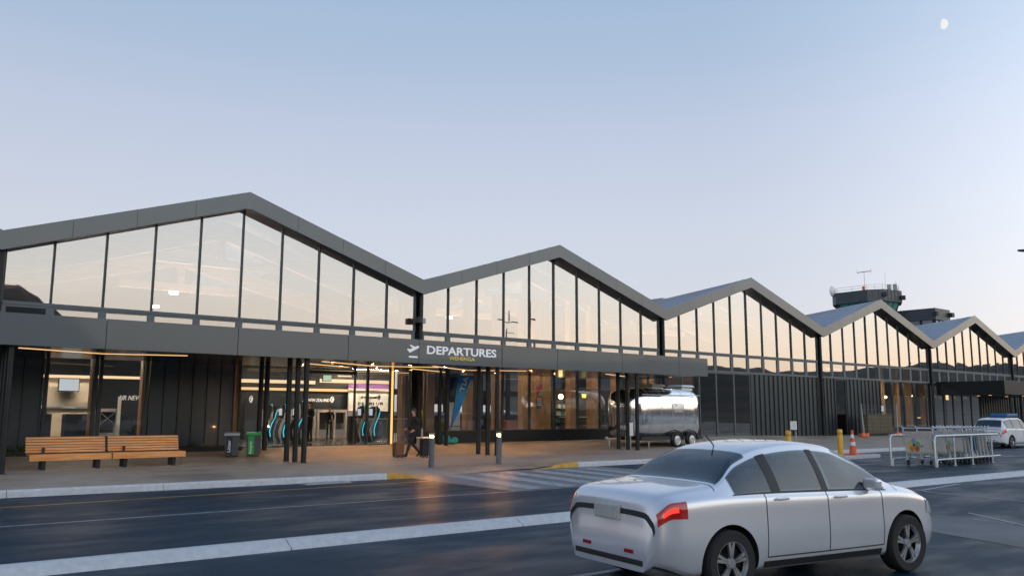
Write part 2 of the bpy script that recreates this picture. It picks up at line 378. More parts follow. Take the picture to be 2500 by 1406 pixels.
dt = n.nodes.new('ShaderNodeVectorMath'); dt.operation = 'DOT_PRODUCT'; L(n, vm.outputs[0], dt.inputs[0]); dt.inputs[1].default_value = (math.cos(GLOW_AZ), math.sin(GLOW_AZ), 0)
mr = n.nodes.new('ShaderNodeMapRange'); mr.interpolation_type = 'SMOOTHSTEP'; mr.inputs[1].default_value = -.25; mr.inputs[2].default_value = .75; L(n, dt.outputs['Value'], mr.inputs[0])
mx = n.nodes.new('ShaderNodeMix'); mx.data_type = 'RGBA'; L(n, mr.outputs[0], mx.inputs[0]); L(n, far.outputs[0], mx.inputs[6]); L(n, near.outputs[0], mx.inputs[7])
b2 = n.nodes.new('ShaderNodeBackground'); L(n, mx.outputs[2], b2.inputs[0])
st = n.nodes.new('ShaderNodeMapRange'); st.inputs[3].default_value = .9; st.inputs[4].default_value = 1.75; L(n, mr.outputs[0], st.inputs[0]); L(n, st.outputs[0], b2.inputs[1])
ash = n.nodes.new('ShaderNodeAddShader'); L(n, b1.outputs[0], ash.inputs[0]); L(n, b2.outputs[0], ash.inputs[1]); L(n, ash.outputs[0], wo.inputs[0])
sl = bpy.data.lights.new('sun', 'SUN'); sl.energy = .2; sl.angle = R(20); sl.color = (1, .8, .62)
so = bpy.data.objects.new('sun', sl); COL.objects.link(so)
sd = Vector((math.cos(SUN_AZ)*math.cos(SUN_EL), math.sin(SUN_AZ)*math.cos(SUN_EL), math.sin(SUN_EL))); so.rotation_euler = sd.to_track_quat('Z', 'Y').to_euler()
vs_ = scn.view_settings; vs_.view_transform = 'Standard'; vs_.look = 'None'; vs_.exposure = 0.; vs_.gamma = 1.
scn.cycles.use_denoising = True; scn.cycles.max_bounces = 8; scn.cycles.transparent_max_bounces = 12; scn.cycles.sample_clamp_indirect = 4.

# ------------------------------------------------------------------ ground, road, kerbs
def struct(o, label=None): return tag(o, label, None, None, 'structure')
PZ, FZ, YF, FY = .14, .42, 31.35, 30.85      # pavement, floor, facade glass plane, fascia plane
W0, VX = 16.04, 4.383
ZV, ZP = 7.45, 10.05
b = MB(); b.poly([(-1500, -1500, -.03), (2500, -1500, -.03), (2500, 2500, -.03), (-1500, 2500, -.03)])
struct(b.build('ground', MT['asphalt']))
b = MB(); b.poly([(-80, -60, 0), (160, -60, 0), (160, 21.5, 0), (-80, 21.5, 0)]); struct(b.build('road', MT['asphalt']))
def smooth01(t): t = max(0, min(1, t)); return t*t*(3-2*t)
def kerb_y(x):      # road edge of the pavement
    if x < 13: return 20.55-.055*(x-3)
    if x < 18.9: return 20.0+.7*smooth01((x-13)/5)
    if x < 30: return 20.75-.02*(x-18.9)
    return 20.53-.02*(x-30)
def drop(x):        # dropped kerb at the crossing
    return 1-smooth01((x-12.4)/1.2)*(1-smooth01((x-18.3)/1.2))
def pav_z(x, y):
    f = FZ if x < 44 else FZ-.14*smooth01((x-44)/10)
    s = smooth01((y-26.5)/4.6); d = drop(x)
    base = PZ*(d+(1-d)*smooth01((y-20)/3.5))+.006
    return base+(f-.012-PZ)*s
b = MB(); xs = [-60, -30, -10]+[-2+.8*i for i in range(80)]+[66, 75, 90, 130]; ysr = [0, .05, .12, .2, .3, .4, .5, .6, .68, .76, .84, .92, 1]
nx, ny = len(xs), len(ysr)
for x in xs:
    y0 = kerb_y(x)+.16
    for t in ysr: y = y0+(31.5-y0)*t; b.v.append((x, y, pav_z(x, y)))
for i in range(nx-1):
    for j in range(ny-1): b.f.append([i*ny+j, (i+1)*ny+j, (i+1)*ny+j+1, i*ny+j+1]); b.m.append(0)
struct(b.build('pavement', MT['paving'], smooth=40))
# kerb stones along the pavement: separate lengths with joints, yellow ends at the crossing
def kerb_run(bm, fy, x0, x1, step, wd, hgt, base=0., bev=.03, side=1, hfun=None):
    x = x0
    while x < x1-.05:
        e = min(x+step, x1)
        k = 8 if (hfun and 11 < x < 21) else 2
        for i in range(k):
            a = x+(e-x)*i/k+(.006 if i == 0 else 0); c = x+(e-x)*(i+1)/k-(.006 if i == k-1 else 0)
            ya, yc = fy(a), fy(c); ha = hgt*(hfun(a) if hfun else 1)+.012; hc = hgt*(hfun(c) if hfun else 1)+.012
            be_a = min(bev, ha*.5); be_c = min(bev, hc*.5)
            pa = [(a, ya, base-.02), (a, ya+side*.02, base+ha-be_a), (a, ya+side*(.02+bev), base+ha), (a, ya+side*wd, base+ha), (a, ya+side*wd, base-.02)]
            pc = [(c, yc, base-.02), (c, yc+side*.02, base+hc-be_c), (c, yc+side*(.02+bev), base+hc), (c, yc+side*wd, base+hc), (c, yc+side*wd, base-.02)]
            o = len(bm.v); bm.v += pa+pc
            for q in range(5): r = (q+1) % 5; bm.f.append([o+q, o+r, o+5+r, o+5+q]); bm.m.append(bm.k)
            bm.f.append([o+4-q for q in range(5)]); bm.f.append([o+5+q for q in range(5)]); bm.m += [bm.k]*2
        x = e
b = MB(); kerb_run(b, kerb_y, -40, 12.2, 3.1, .17, PZ, hfun=drop); kerb_run(b, kerb_y, 19.9, 100, 3.1, .17, PZ, hfun=drop)
b.k = 1; kerb_run(b, kerb_y, 12.2, 13.7, 1.5, .17, PZ, hfun=drop); kerb_run(b, kerb_y, 18.0, 19.9, 1.9, .17, PZ, hfun=drop)
struct(b.build('kerb', [MT['kerbc'], MT['liney']]))
# low mountable median kerb between the drop-off lane and the through lane
def med_y(x): return 10.75-.0006*(x-2)*(x-2)*.9-.012*(x-2)
b = MB(); x = -30
while x < 60:
    e = x+3.9
    for i in range(4):
        a = x+3.9*i/4+(.008 if i == 0 else 0); c = x+3.9*(i+1)/4-(.008 if i == 3 else 0)
        o = len(b.v)
        for q in (a, c):
            y = med_y(q); b.v += [(q, y, -.02), (q, y+.03, .035), (q, y+.10, .055), (q, y+.17, .105), (q, y+.21, .12), (q, y+.31, .12), (q, y+.34, .1), (q, y+.35, -.02)]
        for q in range(7): b.f.append([o+q, o+8+q, o+9+q, o+q+1]); b.m.append(0)
        b.f.append([o+q for q in range(8)]); b.f.append([o+15-q for q in range(8)]); b.m += [0, 0]
    x = e
struct(b.build('median_kerb', MT['kerbc'], smooth=50))
# painted lines
def line(bm, pts, wd, z=.005):
    for (x0, y0), (x1, y1) in zip(pts, pts[1:]):
        d = Vector((x1-x0, y1-y0, 0)).normalized(); nn = Vector((-d.y, d.x, 0))*wd/2
        bm.poly([(x0-nn.x, y0-nn.y, z), (x1-nn.x, y1-nn.y, z), (x1+nn.x, y1+nn.y, z), (x0+nn.x, y0+nn.y, z)])
b = MB()
line(b, [(-30, 15.8), (2.5, 15.56), (13.2, 15.32), (20, 15.3)], .1)
line(b, [(26, 15.9), (31.5, 15.64), (40.7, 14.84), (60, 13.6)], .1)
line(b, [(-20, 7.25), (5.5, 7.1), (7.8, 7.08)], .12)
line(b, [(20.6, 9.75), (23.2, 10.02)], .1)
line(b, [(16.6, 7.05), (15.5, 5.73), (13.2, 3.2), (11, .8)], .07)
line(b, [(20.6, 9.9), (20.2, 9.4), (19.6, 7.0), (18.8, 4)], .07)
line(b, [(13.9, 7.4), (15.72, 7.4), (15.6, 5.8)], .025)
line(b, [(36, 17.6), (45, 20.2)], .07)
struct(b.build('lane_line', MT['linew']))
b = MB(); line(b, [(-30, 18.5), (3, 18.55), (8, 18.75), (12.9, 18.9)], .1)
struct(b.build('no_stopping_line', MT['liney']))
b = MB()                              # raised crossing: concrete table with painted bars
for i in range(12):
    x = 13.4+i*.52; 
    if i % 2 == 0: b.poly([(x+.75, 20.2, .012), (x+1.27, 20.2, .012), (x+.35, 15.45, .012), (x-.17, 15.45, .012)])
struct(b.build('crossing_bar', MT['linew']))
b = MB(); rd = random.Random(11)
for (x, y, a, ln) in ((4, 12.6, -.1, 12), (20, 12, 1.2, 3), (17, 8.3, -.05, 7)):
    pts = [(x, y)]
    for i in range(int(ln/.35)):
        a += rd.uniform(-.25, .25)*.6; x += .35*math.cos(a); y += .35*math.sin(a); pts.append((x, y))
    line(b, pts, .011, .003)
struct(b.build('road_crack', MT['joint']))
b = MB(); b.poly([(12.9, 20.35, .006), (20.6, 20.9, .006), (20.4, 15.42, .006), (12.7, 15.42, .006)]); struct(b.build('crossing_table', MT['table']))
b = MB(); b.poly([(13.95, 7.38, .004), (12.9, 4.75, .004), (12.2, 2.2, .004), (14.4, 2.2, .004), (15.35, 5.7, .004), (15.66, 7.38, .004)])
struct(b.build('concrete_strip', MT['patchc']))
b = MB(); b.box(9.7, 10.95, 19.72, 20.12, .0, .012)
for i in range(12): b.box(9.74+i*.1, 9.79+i*.1, 19.75, 20.09, .012, .03)
tag(b.build('drain_grate', MT['galv']), 'grey slotted drain grate in the gutter against the white pavement kerb', 'drain')
# traffic island with the yellow posts
b = MB(); pts = []
for i in range(9): a = R(-90+180*i/8); pts.append((33.9+.33*math.cos(a), 18.06+.33*math.sin(a)))
pts = [(24.8, 17.9), (33.9, 17.73)]+pts[1:]+[(24.8, 18.55)]
b.extr([(x, y, -.02) for x, y in pts], (0, 0, .16)); struct(b.build('traffic_island', MT['kerbc'], bevel=.025))
b = MB(); b.poly([(25.0, 18.0, .144), (33.8, 17.85, .144), (33.9, 18.3, .144), (25.0, 18.46, .144)]); struct(b.build('island_top', MT['paving']))

# hills behind the camera: they only show as reflections in the glass
b = MB(); NA, NR = 220, 7
rings = [90, 160, 230, 290, 340, 420, 560]; prof = [0, .1, .45, .88, 1., .8, .3]
for i in range(NA+1):
    az = -200+260*i/NA
    hgt = 25-3.6*smooth01((az+62)/28)+2*math.sin(az*.11)+1.2*math.sin(az*.31+1)
    hgt += 30*smooth01((-81-az)/6.)*(1-smooth01((-105-az)/30))
    for r, q in zip(rings, prof):
        j = (random.uniform(-1, 1)*.5*q+(random.random() < .06)*random.uniform(.5, 1.8)*q) if q > .3 else 0
        rr = r*(1+.04*math.sin(az*.2+r)); b.v.append((40+rr*math.cos(R(az)), 10+rr*math.sin(R(az)), hgt*q+j-.1))
for i in range(NA):
    for j in range(NR-1): b.f.append([i*NR+j, (i+1)*NR+j, (i+1)*NR+j+1, i*NR+j+1]); b.m.append(0)
struct(b.build('hill', MT['hill']))

# moon: only the bright half is modelled, its sunlight put in as glow
c = ond(2302.5, 59.5, 3800); b = MB(); rad = 12.4*3800/F_PX
rows = 12
for i in range(rows+1):
    a = math.pi*i/rows
    for k in range(rows+1):
        g = math.pi*k/rows-math.pi/2+R(8)*0
        v = RT*(rad*math.sin(a)*math.cos(g))*.88+UP*(rad*math.cos(a))-FW*(rad*math.sin(a)*math.sin(g))
        v = v+RT*(-.07*v.dot(UP))
        b.v.append(tuple(c+v))
for i in range(rows):
    for k in range(rows): q = i*(rows+1)+k; b.f.append([q, q+1, q+rows+2, q+rows+1]); b.m.append(0)
MT['moon'] = glow('moon_face', (.95, .93, .94), .95)
tag(b.build('moon', MT['moon'], smooth=180), 'white half moon high in the pale evening sky', 'moon')

# ------------------------------------------------------------------ terminal building
TB = thing('terminal_building', 'long dark airport terminal with a zigzag row of glazed gables', 'building', (VX, YF, 0))
def fz(x, top=True, y=FY):        # height of the fascia's upper edge at x
    t = ((x-VX)/W0) % 1.; t = 2*min(t, 1-t); return ZV+(ZP-ZV)*t
FH = .63
YB = 56.
for k in range(-1, 7):
    v0 = VX+W0*k; v1 = v0+W0; pk = v0+W0/2
    b = MB()
    for (xa, za, xb, zb) in ((v0, ZV, pk, ZP), (pk, ZP, v1, ZV)):
        b.k = 0; N = 4
        for i in range(N):          # fascia panels with open joints
            p, q = i/N, (i+1)/N; g = .0007
            x0, x1 = xa+(xb-xa)*(p+(g if i else 0)), xa+(xb-xa)*(q-(g if i < N-1 else 0)); z0, z1 = za+(zb-za)*p, za+(zb-za)*q
            b.hexa([(x0, FY, z0-FH), (x1, FY, z1-FH), (x1, FY+.06, z1-FH), (x0, FY+.06, z0-FH), (x0, FY, z0), (x1, FY, z1), (x1, FY+.06, z1), (x0, FY+.06, z0)])
    f = b.build('fascia', [MT['fascia']], TB)
    b = MB()
    for (xa, za, xb, zb) in ((v0, ZV, pk, ZP), (pk, ZP, v1, ZV)):
        x0, x1 = xa, xb
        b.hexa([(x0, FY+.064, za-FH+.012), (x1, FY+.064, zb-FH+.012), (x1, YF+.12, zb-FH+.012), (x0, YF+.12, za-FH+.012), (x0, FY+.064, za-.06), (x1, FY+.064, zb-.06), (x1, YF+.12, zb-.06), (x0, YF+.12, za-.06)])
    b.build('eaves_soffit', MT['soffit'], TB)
    b = MB(); drp = .095*(YB-FY)
    for (xa, za, xb, zb, da, db) in ((v0, ZV, pk, ZP, 0, drp), (pk, ZP, v1, ZV, drp, 0)):
        y0 = FY+.004; N = 12
        for i in range(N):      # roof sheets with standing seams
            p, q = i/N, (i+1)/N
            A = lambda t, back: (xa+(xb-xa)*t, YB if back else y0, za+(zb-za)*t-((da+(db-da)*t) if back else 0)-.02)
            p0, p1, p2, p3 = A(p, 0), A(q, 0), A(q, 1), A(p, 1)
            b.hexa([(*r[:2], r[2]-.05) for r in (p0, p1, p2, p3)]+[p0, p1, p2, p3])
            if i: b.hexa([(r[0]+dx, r[1], r[2]+dz) for dz in (-.01, .03) for r, dx in ((p0, -.015), (p0, .015), (p3, .015), (p3, -.015))])
    b.build('roof', MT['roof'], TB)
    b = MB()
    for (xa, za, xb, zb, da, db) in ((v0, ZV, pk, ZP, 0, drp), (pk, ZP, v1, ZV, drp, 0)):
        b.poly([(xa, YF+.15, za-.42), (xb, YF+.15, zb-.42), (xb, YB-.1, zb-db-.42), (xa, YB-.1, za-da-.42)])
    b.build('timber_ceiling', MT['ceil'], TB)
    # timber rafters and tie beams of the hall
    if k in (0, 1, 2):
        b = MB()
        for y in (33.4, 38.2):
            d = .095*(y-FY)
            for (xa, xb, sgn) in ((v0+.3, pk, 1), (pk, v1-.3, -1)):
                za, zb = (ZV-.45, ZP-.45-d) if sgn > 0 else (ZP-.45-d, ZV-.45)
                b.hexa([(xa, y, za-.75), (xb, y, zb-.75), (xb, y+.24, zb-.75), (xa, y+.24, za-.75), (xa, y, za), (xb, y, zb), (xb, y+.24, zb), (xa, y+.24, za)])
            b.hexa([(pk-2.6, y+.02, ZP-d-2.35), (pk+2.6, y+.02, ZP-d-2.35), (pk+2.6, y+.22, ZP-d-2.35), (pk-2.6, y+.22, ZP-d-2.35), (pk-2.6, y+.02, ZP-d-2.0), (pk+2.6, y+.02, ZP-d-2.0), (pk+2.6, y+.22, ZP-d-2.0), (pk-2.6, y+.22, ZP-d-2.0)])
            b.box(pk-.14, pk+.14, y+.01, y+.23, ZP-d-2.0, ZP-.7-d)
        b.build('timber_truss', MT['timber_beam'], TB)
# clerestory: one pane per bay, mullions, transom, small lower panes
ZT, ZS = 5.22, 4.12
def gtop(x): return fz(x)-FH+.02-.0
tr = MB()
for k in range(-1, 7):
    v0 = VX+W0*k
    for j in range(10):
        x0 = v0+W0/10*j+(.0 if j else .2); x1 = v0+W0/10*(j+1)-(.0 if j < 9 else .18)
        if x1 < 2 or x0 > 98: continue
        a0, a1 = x0+.03, x1-.03
        if j < 5: q = [(a0, YF, ZT+.05), (a1, YF, ZT+.05), (a1, YF, gtop(a1)), (a0, YF, gtop(a0))]
        else: q = [(a0, YF, ZT+.05), (a1, YF, ZT+.05), (a1, YF, gtop(a1)), (a0, YF, gtop(a0))]
        # every sheet sits a hair out of true, as real glazing does
        t = random.uniform(-.0035, .0035); q = [(x, y+t*(x-a0)+random.uniform(-.0025, .0025), z) for x, y, z in q]
        MB().poly(q).build('window_pane', MT['gl_hi'], TB)
        t = random.uniform(-.004, .004)
        lp = MB().poly([(x0+.12, YF+.0, ZS+.12), (x1-.12, YF+t, ZS+.12), (x1-.12, YF+t, ZT-.13), (x0+.12, YF, ZT-.13)]).build('lower_pane', MT['gl_small'], TB)
        b = MB(); b.box(x0-.03, x0+.03, YF-.07, YF+.09, ZT+.05, gtop(x0)+.03)
        b.build('mullion', MT['mull'], TB)
        if j == 9: b = MB(); b.box(x1-.03, x1+.03, YF-.07, YF+.09, ZT+.05, gtop(x1)+.03); b.build('mullion', MT['mull'], TB)
        b = MB(); b.box(x0, x0+.12, YF-.05, YF+.07, ZS, ZT-.05); b.box(x1-.12, x1, YF-.05, YF+.07, ZS, ZT-.05)
        b.box(x0+.12, x1-.12, YF-.05, YF+.07, ZS, ZS+.12); b.box(x0+.12, x1-.12, YF-.05, YF+.07, ZT-.13, ZT-.05)
        b.build('pane_frame', MT['frame'], lp)
    tr.box(v0+.2, v0+W0-.18, YF-.075, YF+.09, ZT-.05, ZT+.05)
tr.build('transom', MT['frame'], TB)
# recess and rainwater pipe at each valley
for k in range(0, 7):
    v = VX+W0*k
    b = MB(); b.box(v-.18, v+.2, YF+.1, YF+.18, FZ, ZV-FH+.02); b.build('valley_recess', MT['black'], TB)
    b = MB(); b.cyl((v+.08, YF-.12, .2), (v+.08, YF-.12, ZV-FH+.01), .1); b.box(v-.05, v+.21, YF-.1, YF+.1, 5.9, 5.98); b.box(v-.05, v+.21, YF-.1, YF+.1, 4.6, 4.68)
    b.build('downpipe', MT['black'], TB, smooth=40)

# ground-floor front -------------------------------------------------
def cladding(x0, x1, z0, z1, pitch=.55):
    b = MB(); b.box(x0, x1, YF-.02, YF+.1, z0, z1)
    n = max(1, round((x1-x0)/pitch)); 
    for i in range(n+1):
        x = x0+(x1-x0)*i/n; x = min(max(x, x0+.02), x1-.02); b.box(x-.018, x+.018, YF-.075, YF-.021, z0, z1-.01)
    return b.build('cladding_wall', MT['clad'], TB)
SO = 3.5                                  # canopy soffit height
for x0, x1 in ((-4, 5.95), (9.3, 12.35)): cladding(x0, x1, .3, ZS-.01)
cladding(44.66, 52.1, .3, ZS-.01, .5); cladding(52.95, 54.3, .2, ZS-.01, .5); cladding(55.85, 60.5, .2, ZS-.01, .5)
cladding(77.6, 84.2, .2, ZS-.01, .5); cladding(85.0, 97, .2, ZS-.01, .5)
def jamb(x, wd=.1, z0=.5, z1=4.1, m='timber_post'):
    b = MB(); b.box(x-wd/2, x+wd/2, YF+.1, YF+.42, z0, z1); return b.build('timber_jamb', MT[m], TB)
def pane(x0, x1, z0, z1, m='gl_lo', name='shop_window', fr=.045, y=YF, fm='mull'):
    MB().poly([(x0+fr, y, z0+fr), (x1-fr, y+random.uniform(-.003, .003), z0+fr), (x1-fr, y+random.uniform(-.003, .003), z1-fr), (x0+fr, y, z1-fr)]).build(name, MT[m], TB)
    b = MB(); b.box(x0, x0+fr, y-.05, y+.07, z0, z1); b.box(x1-fr, x1, y-.05, y+.07, z0, z1); b.box(x0+fr, x1-fr, y-.05, y+.07, z0, z0+fr); b.box(x0+fr, x1-fr, y-.05, y+.07, z1-fr, z1)
    b.build('window_frame', MT[fm], TB)
pane(5.99, 7.6, .82, 4.1, fr=.12); pane(7.64, 9.26, .82, 4.1, fr=.12)
b = MB(); b.box(5.96, 9.29, YF-.03, YF+.1, .3, .815); b.build('window_plinth', MT['clad'], TB)
jamb(7.5, .1); jamb(9.14, .1); jamb(12.5, .12, .45)
pane(12.55, 13.6, FZ, 4.1); pane(13.6, 15.25, FZ, 4.1); pane(17.4, 18.02, FZ, 4.1); pane(18.02, 19.12, FZ, 4.1); pane(19.25, 20.1, FZ, 4.1, 'gl_lo')
pane(15.25, 17.4, 3.35, 4.1)
b = MB(); b.box(15.2, 17.45, YF-.09, YF+.12, 3.28, 3.4); b.build('door_head', MT['mull'], TB)
b = MB(); b.box(13.7, 15.2, YF+.04, YF+.07, 1.46, 1.5); b.box(17.45, 20.0, YF+.04, YF+.07, 1.46, 1.5); b.build('push_rail', MT['timber_beam'], TB)
b = MB(); b.box(19.13, 19.2, YF-.1, YF-.055, .44, 4.05); b.build('light_strip', MT['led_or'], TB)
b = MB(); b.box(19.12, 19.24, YF-.05, YF+.1, .42, 4.1); b.build('door_post', MT['black'], TB)
gx = [20.85, 22.1, 23.7, 25.2, 26.86, 28.45, 30.05, 31.65, 33.2, 35.4, 36.1]
for a, c in zip(gx, gx[1:]): pane(a, c, .92, 4.1)
pane(36.85, 38.2, .92, 4.1); pane(38.2, 39.73, .92, 4.1)
b = MB(); b.box(20.85, 36.1, YF-.04, YF+.1, FZ-.1, .92); b.box(36.85, 39.73, YF-.04, YF+.1, FZ-.1, .92); b.build('dado_panel', MT['black'], TB)
for a, c in ((39.73, 41.3), (41.3, 43), (43, 44.62)): pane(a, c, FZ, 4.1, 'gl_dark', 'dark_window', fm='frame')
b = MB(); b.box(39.73, 44.6, YF+.3, YF+.36, FZ, 4.1); b.build('blind_wall', MT['black'], TB)
pane(54.34, 55.8, .25, 4.1, 'gl_dark', 'service_door', .08)
b = MB(); b.box(54.3, 55.85, YF+.5, YF+.56, .2, 4.1); b.build('blind_wall', MT['black'], TB)
for i in range(4): pane(60.55+i*1.78, 60.55+(i+1)*1.78, .75, 4.1, 'gl_lo')
b = MB(); b.box(60.5, 68.1, YF-.03, YF+.1, .2, .74); b.build('dado_panel', MT['black'], TB)
for i in range(5): pane(68.95+i*1.7, 68.95+(i+1)*1.7, .25, 4.1, 'gl_lo')
# interior shell
b = MB(); b.box(-4, 98, YF+.12, YB, FZ-.4, FZ-.004); b.build('floor', MT['floor'], TB)
b = MB(); b.box(4.6, 25.4, YF+.2, 41.9, 4.05, 4.11); b.build('check_in_ceiling', MT['blacksat'], TB)
YW = 41.5
b = MB(); b.box(5.5, 25.4, YW+.3, YW+.4, FZ, 4.05); b.box(4.6, 4.7, YF+.2, YW+.4, FZ, 4.05); b.build('check_in_wall', MT['intwall'], TB)
# back wall of the hall with a band of windows to the airfield
b = MB(); yb = 50.
for z0, z1 in ((FZ, 1.5), (2.9, 3.3), (5.4, 7.4)): b.box(25.4, 62, yb, yb+.15, z0, z1)
x = 25.4; i = 0
while x < 62: b.box(x, x+(.35 if i % 3 else 1.6), yb+.005, yb+.14, 1.5, 5.4); x += 1.9; i += 1
b.build('hall_back_wall', MT['brownwall'], TB)
b = MB(); b.box(32.2, 40.5, 37.6, 37.75, FZ, 3.1); b.box(39.7, 39.82, YF+.4, 37.6, FZ, 6); b.build('cafe_wall', MT['brownwall'], TB)
b = MB(); b.box(57, 80, 37, 37.1, FZ, 4.4); b.box(4.3, 25, YB-.2, YB, FZ, 7.); b.box(62, 98, YB-.2, YB, FZ, 7.); b.build('rear_wall', MT['intwall'], TB)
b = MB(); b.box(40, 57, 33.5, 33.6, FZ, 5.4); b.build('store_wall', MT['brownwall'], TB)
# timber posts behind the glass
b_posts = [(1052, .4), (1147, .36), (1217, .34), (1283, .36), (1312, .3), (1336, .5), (1399, .36), (1452, .5), (1508, .3), (1590, .5), (1660, .4), (1700, .4), (2158, .55), (2195, .45), (2225, .5), (2262, .5), (985, .16), (1014, .2)]
for px_, wd in b_posts:
    p = ony(px_, 1000, 33.1); b = MB(); b.box(p.x-wd/2, p.x+wd/2, 33.1, 33.5, FZ, 7.6 if px_ < 1500 else 5.2); b.build('timber_post', MT['timber_post'], TB, bevel=.01)
# check-in hall lining: lit boards and ceiling strips
def boxpx(name, x0, y0, x1, y1, Y, dep, m, par=TB, **kw):
    a = ony(x0, y1, Y); c = ony(x1, y0, Y); b = MB(); b.box(a.x, c.x, Y, Y+dep, a.z, c.z); return b.build(name, MT[m], par, **kw)
boxpx('beige_wall', 96, 924, 232, 1075, 36., .1, 'beige')
boxpx('light_strip', 100, 917, 229, 920.5, 35.8, .06, 'led_in'); boxpx('light_strip', 236, 919.5, 352, 923, 36.5, .06, 'led_in')
boxpx('wall_rail', 98, 990, 226, 996, 35.9, .05, 'galv')
for q in ((610, 958, 3.95, 38.), (600, 800, 3.98, 33.6), (640, 720, 3.98, 36.)): 
    a = ony(q[0], 925, q[3]); c = ony(q[1], 925, q[3]); b = MB(); b.box(a.x, c.x, q[3], q[3]+.08, q[2], q[2]+.04); b.build('light_strip', MT['led_in'], TB)
for x0, x1 in ((590, 770), (782, 958)): boxpx('light_strip', x0, 929.5, x1, 933, 40., .07, 'led_in')
boxpx('light_strip', 826, 917, 858, 919, 38., .06, 'led_in')
boxpx('lit_board', 850, 951, 962, 1003, YW-.05, .1, 'offwhite'); boxpx('purple_board', 851, 939, 962, 949.5, YW-.08, .1, 'purple')
boxpx('light_strip', 851, 949.8, 962, 951, YW-.22, .05, 'led_in'); boxpx('light_strip', 590, 950, 849, 951, YW+.12, .05, 'led')

# ------------------------------------------------------------------ departures canopy
CF, CE, CT = 25.6, 33.15, 4.33
CN = thing('entrance_canopy', 'long flat grey canopy over the departures pavement on slim black columns', 'canopy', (16, CF, PZ))
b = MB(); js = [-12, -1.1, 2.6, 6.35, 10.13, 13.93, 16.75]; js2 = [20.56, 23.44, 27.24, 31.04, CE]
for a, c in list(zip(js, js[1:]))+list(zip(js2, js2[1:])): b.box(a+.008, c-.008, CF, CF+.05, SO-.02, CT)
b.box(16.758, 20.552, CF, CF+.05, CT-.16, CT); b.box(16.758, 20.552, CF, CF+.05, SO-.02, SO+.12)
b.box(CE-.05, CE, CF+.055, YF-.1, SO-.02, CT)
b.build('fascia_panel', MT['canopy'], CN, bevel=.006)
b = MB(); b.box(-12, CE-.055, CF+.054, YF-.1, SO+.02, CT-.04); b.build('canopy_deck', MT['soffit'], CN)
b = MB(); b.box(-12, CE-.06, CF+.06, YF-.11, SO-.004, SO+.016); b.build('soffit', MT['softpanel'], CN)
def strip(p0, p1, wd=.05):
    a, c = onz(*p0, SO-.012), onz(*p1, SO-.012); b = MB(); d = (c-a).normalized(); nn = Vector((-d.y, d.x, 0))*wd
    q = [a-nn, c-nn, c+nn, a+nn]; b.hexa([(v.x, v.y, SO-.018) for v in q]+[(v.x, v.y, SO-.005) for v in q]); b.build('light_strip', MT['led'], CN)
for p0, p1 in (((47, 849.5), (243, 863)), ((246, 863.5), (458, 868.5)), ((743, 887), (850, 896.5)), ((788, 882.5), (905, 893)), ((906, 893.5), (1070, 897)), ((1058, 894), (1138, 903.5)), ((1005, 900), (1090, 909)), ((1142, 903.8), (1285, 905.5)), ((1480, 913), (1526, 919)), ((745, 903), (960, 909)), ((880, 903), (1000, 911))): strip(p0, p1)
b = MB(); b.lathe([(.05, SO-.02), (.05, SO-.004)], (onz(1637, 920, SO).x, onz(1637, 920, SO).y, 0)); b.build('downlight', MT['led'], CN)
for i, X in enumerate((14.2, 15.8, 17.4, 19.0, 21.6, 23.4, 26.0)):  # added downlights, lamp discs out of view, to warm the paving
    for y in ((27.2, 29.6) if 14 < X < 24 else (28.6,)):
        b = MB(); b.lathe([(.075, SO-.05), (.085, SO-.05), (.085, SO-.005), (.075, SO-.005), (.075, SO-.05)], (X, y, 0), 18, caps=False); cn_ = b.build('downlight', MT['soffit'], CN, smooth=40)
        b = MB(); b.lathe([(0, SO-.012), (.074, SO-.012)], (X, y, 0), 18); b.build('lamp', MT['can'], cn_)
for X in (-3.9, 4.1, 12.47, 20.42, 28.3):
    for i in range(3):
        y = 25.87+.51*i; x = X+(.12-.06*i if X > 10 else 0)
        b = MB(); b.cyl((x, y, PZ-.02), (x, y, SO-.002), .088, n=20); b.cyl((x, y, PZ), (x, y, PZ+.02), .13, n=20); b.build('column', MT['black'], CN, smooth=40)
for X, ys in ((13.05, 30.3), (21.1, 30.3)):
    for i in range(2): b = MB(); b.cyl((X+.02*i, ys-.5*i+.25, PZ), (X+.02*i, ys-.5*i+.25, SO-.002), .088, n=20); b.build('column', MT['black'], CN, smooth=40)
# DEPARTURES sign set into the canopy edge
SG = thing('departures_sign', 'grey canopy sign reading DEPARTURES with yellow WEHENGA below and a white plane', 'sign', (18.65, CF, 3.6))
b = MB(); b.box(16.765, 20.545, CF+.012, CF+.05, SO+.125, CT-.165); b.build('sign_panel', MT['canopy'], SG)
def face_text(name, s, x0, x1, z0, z1, Y, m, par, bold=.0, depth=.025, shear=0., tilt=0.):
    return text(name, s, (x0, Y, z0), (x1-x0, 0, 0), (0, 0, z1-z0), MT[m], par, depth, bold, shear)
YS = CF+.012
def sgn(x, y): p = ony(x, y, CF-.01); return p.x, p.z
xa, _ = sgn(1043, 860); xb, _ = sgn(1212, 860)
face_text('lettering', 'DEPARTURES', xa, xb, 3.83, 4.135, YS-.0, 'letter_w', SG, .022, .018)
xa, _ = sgn(1097, 875); xb, _ = sgn(1160, 880)
face_text('lettering', 'WEHENGA', xa, xb, 3.655, 3.79, YS, 'letter_y', SG, .02, .014)
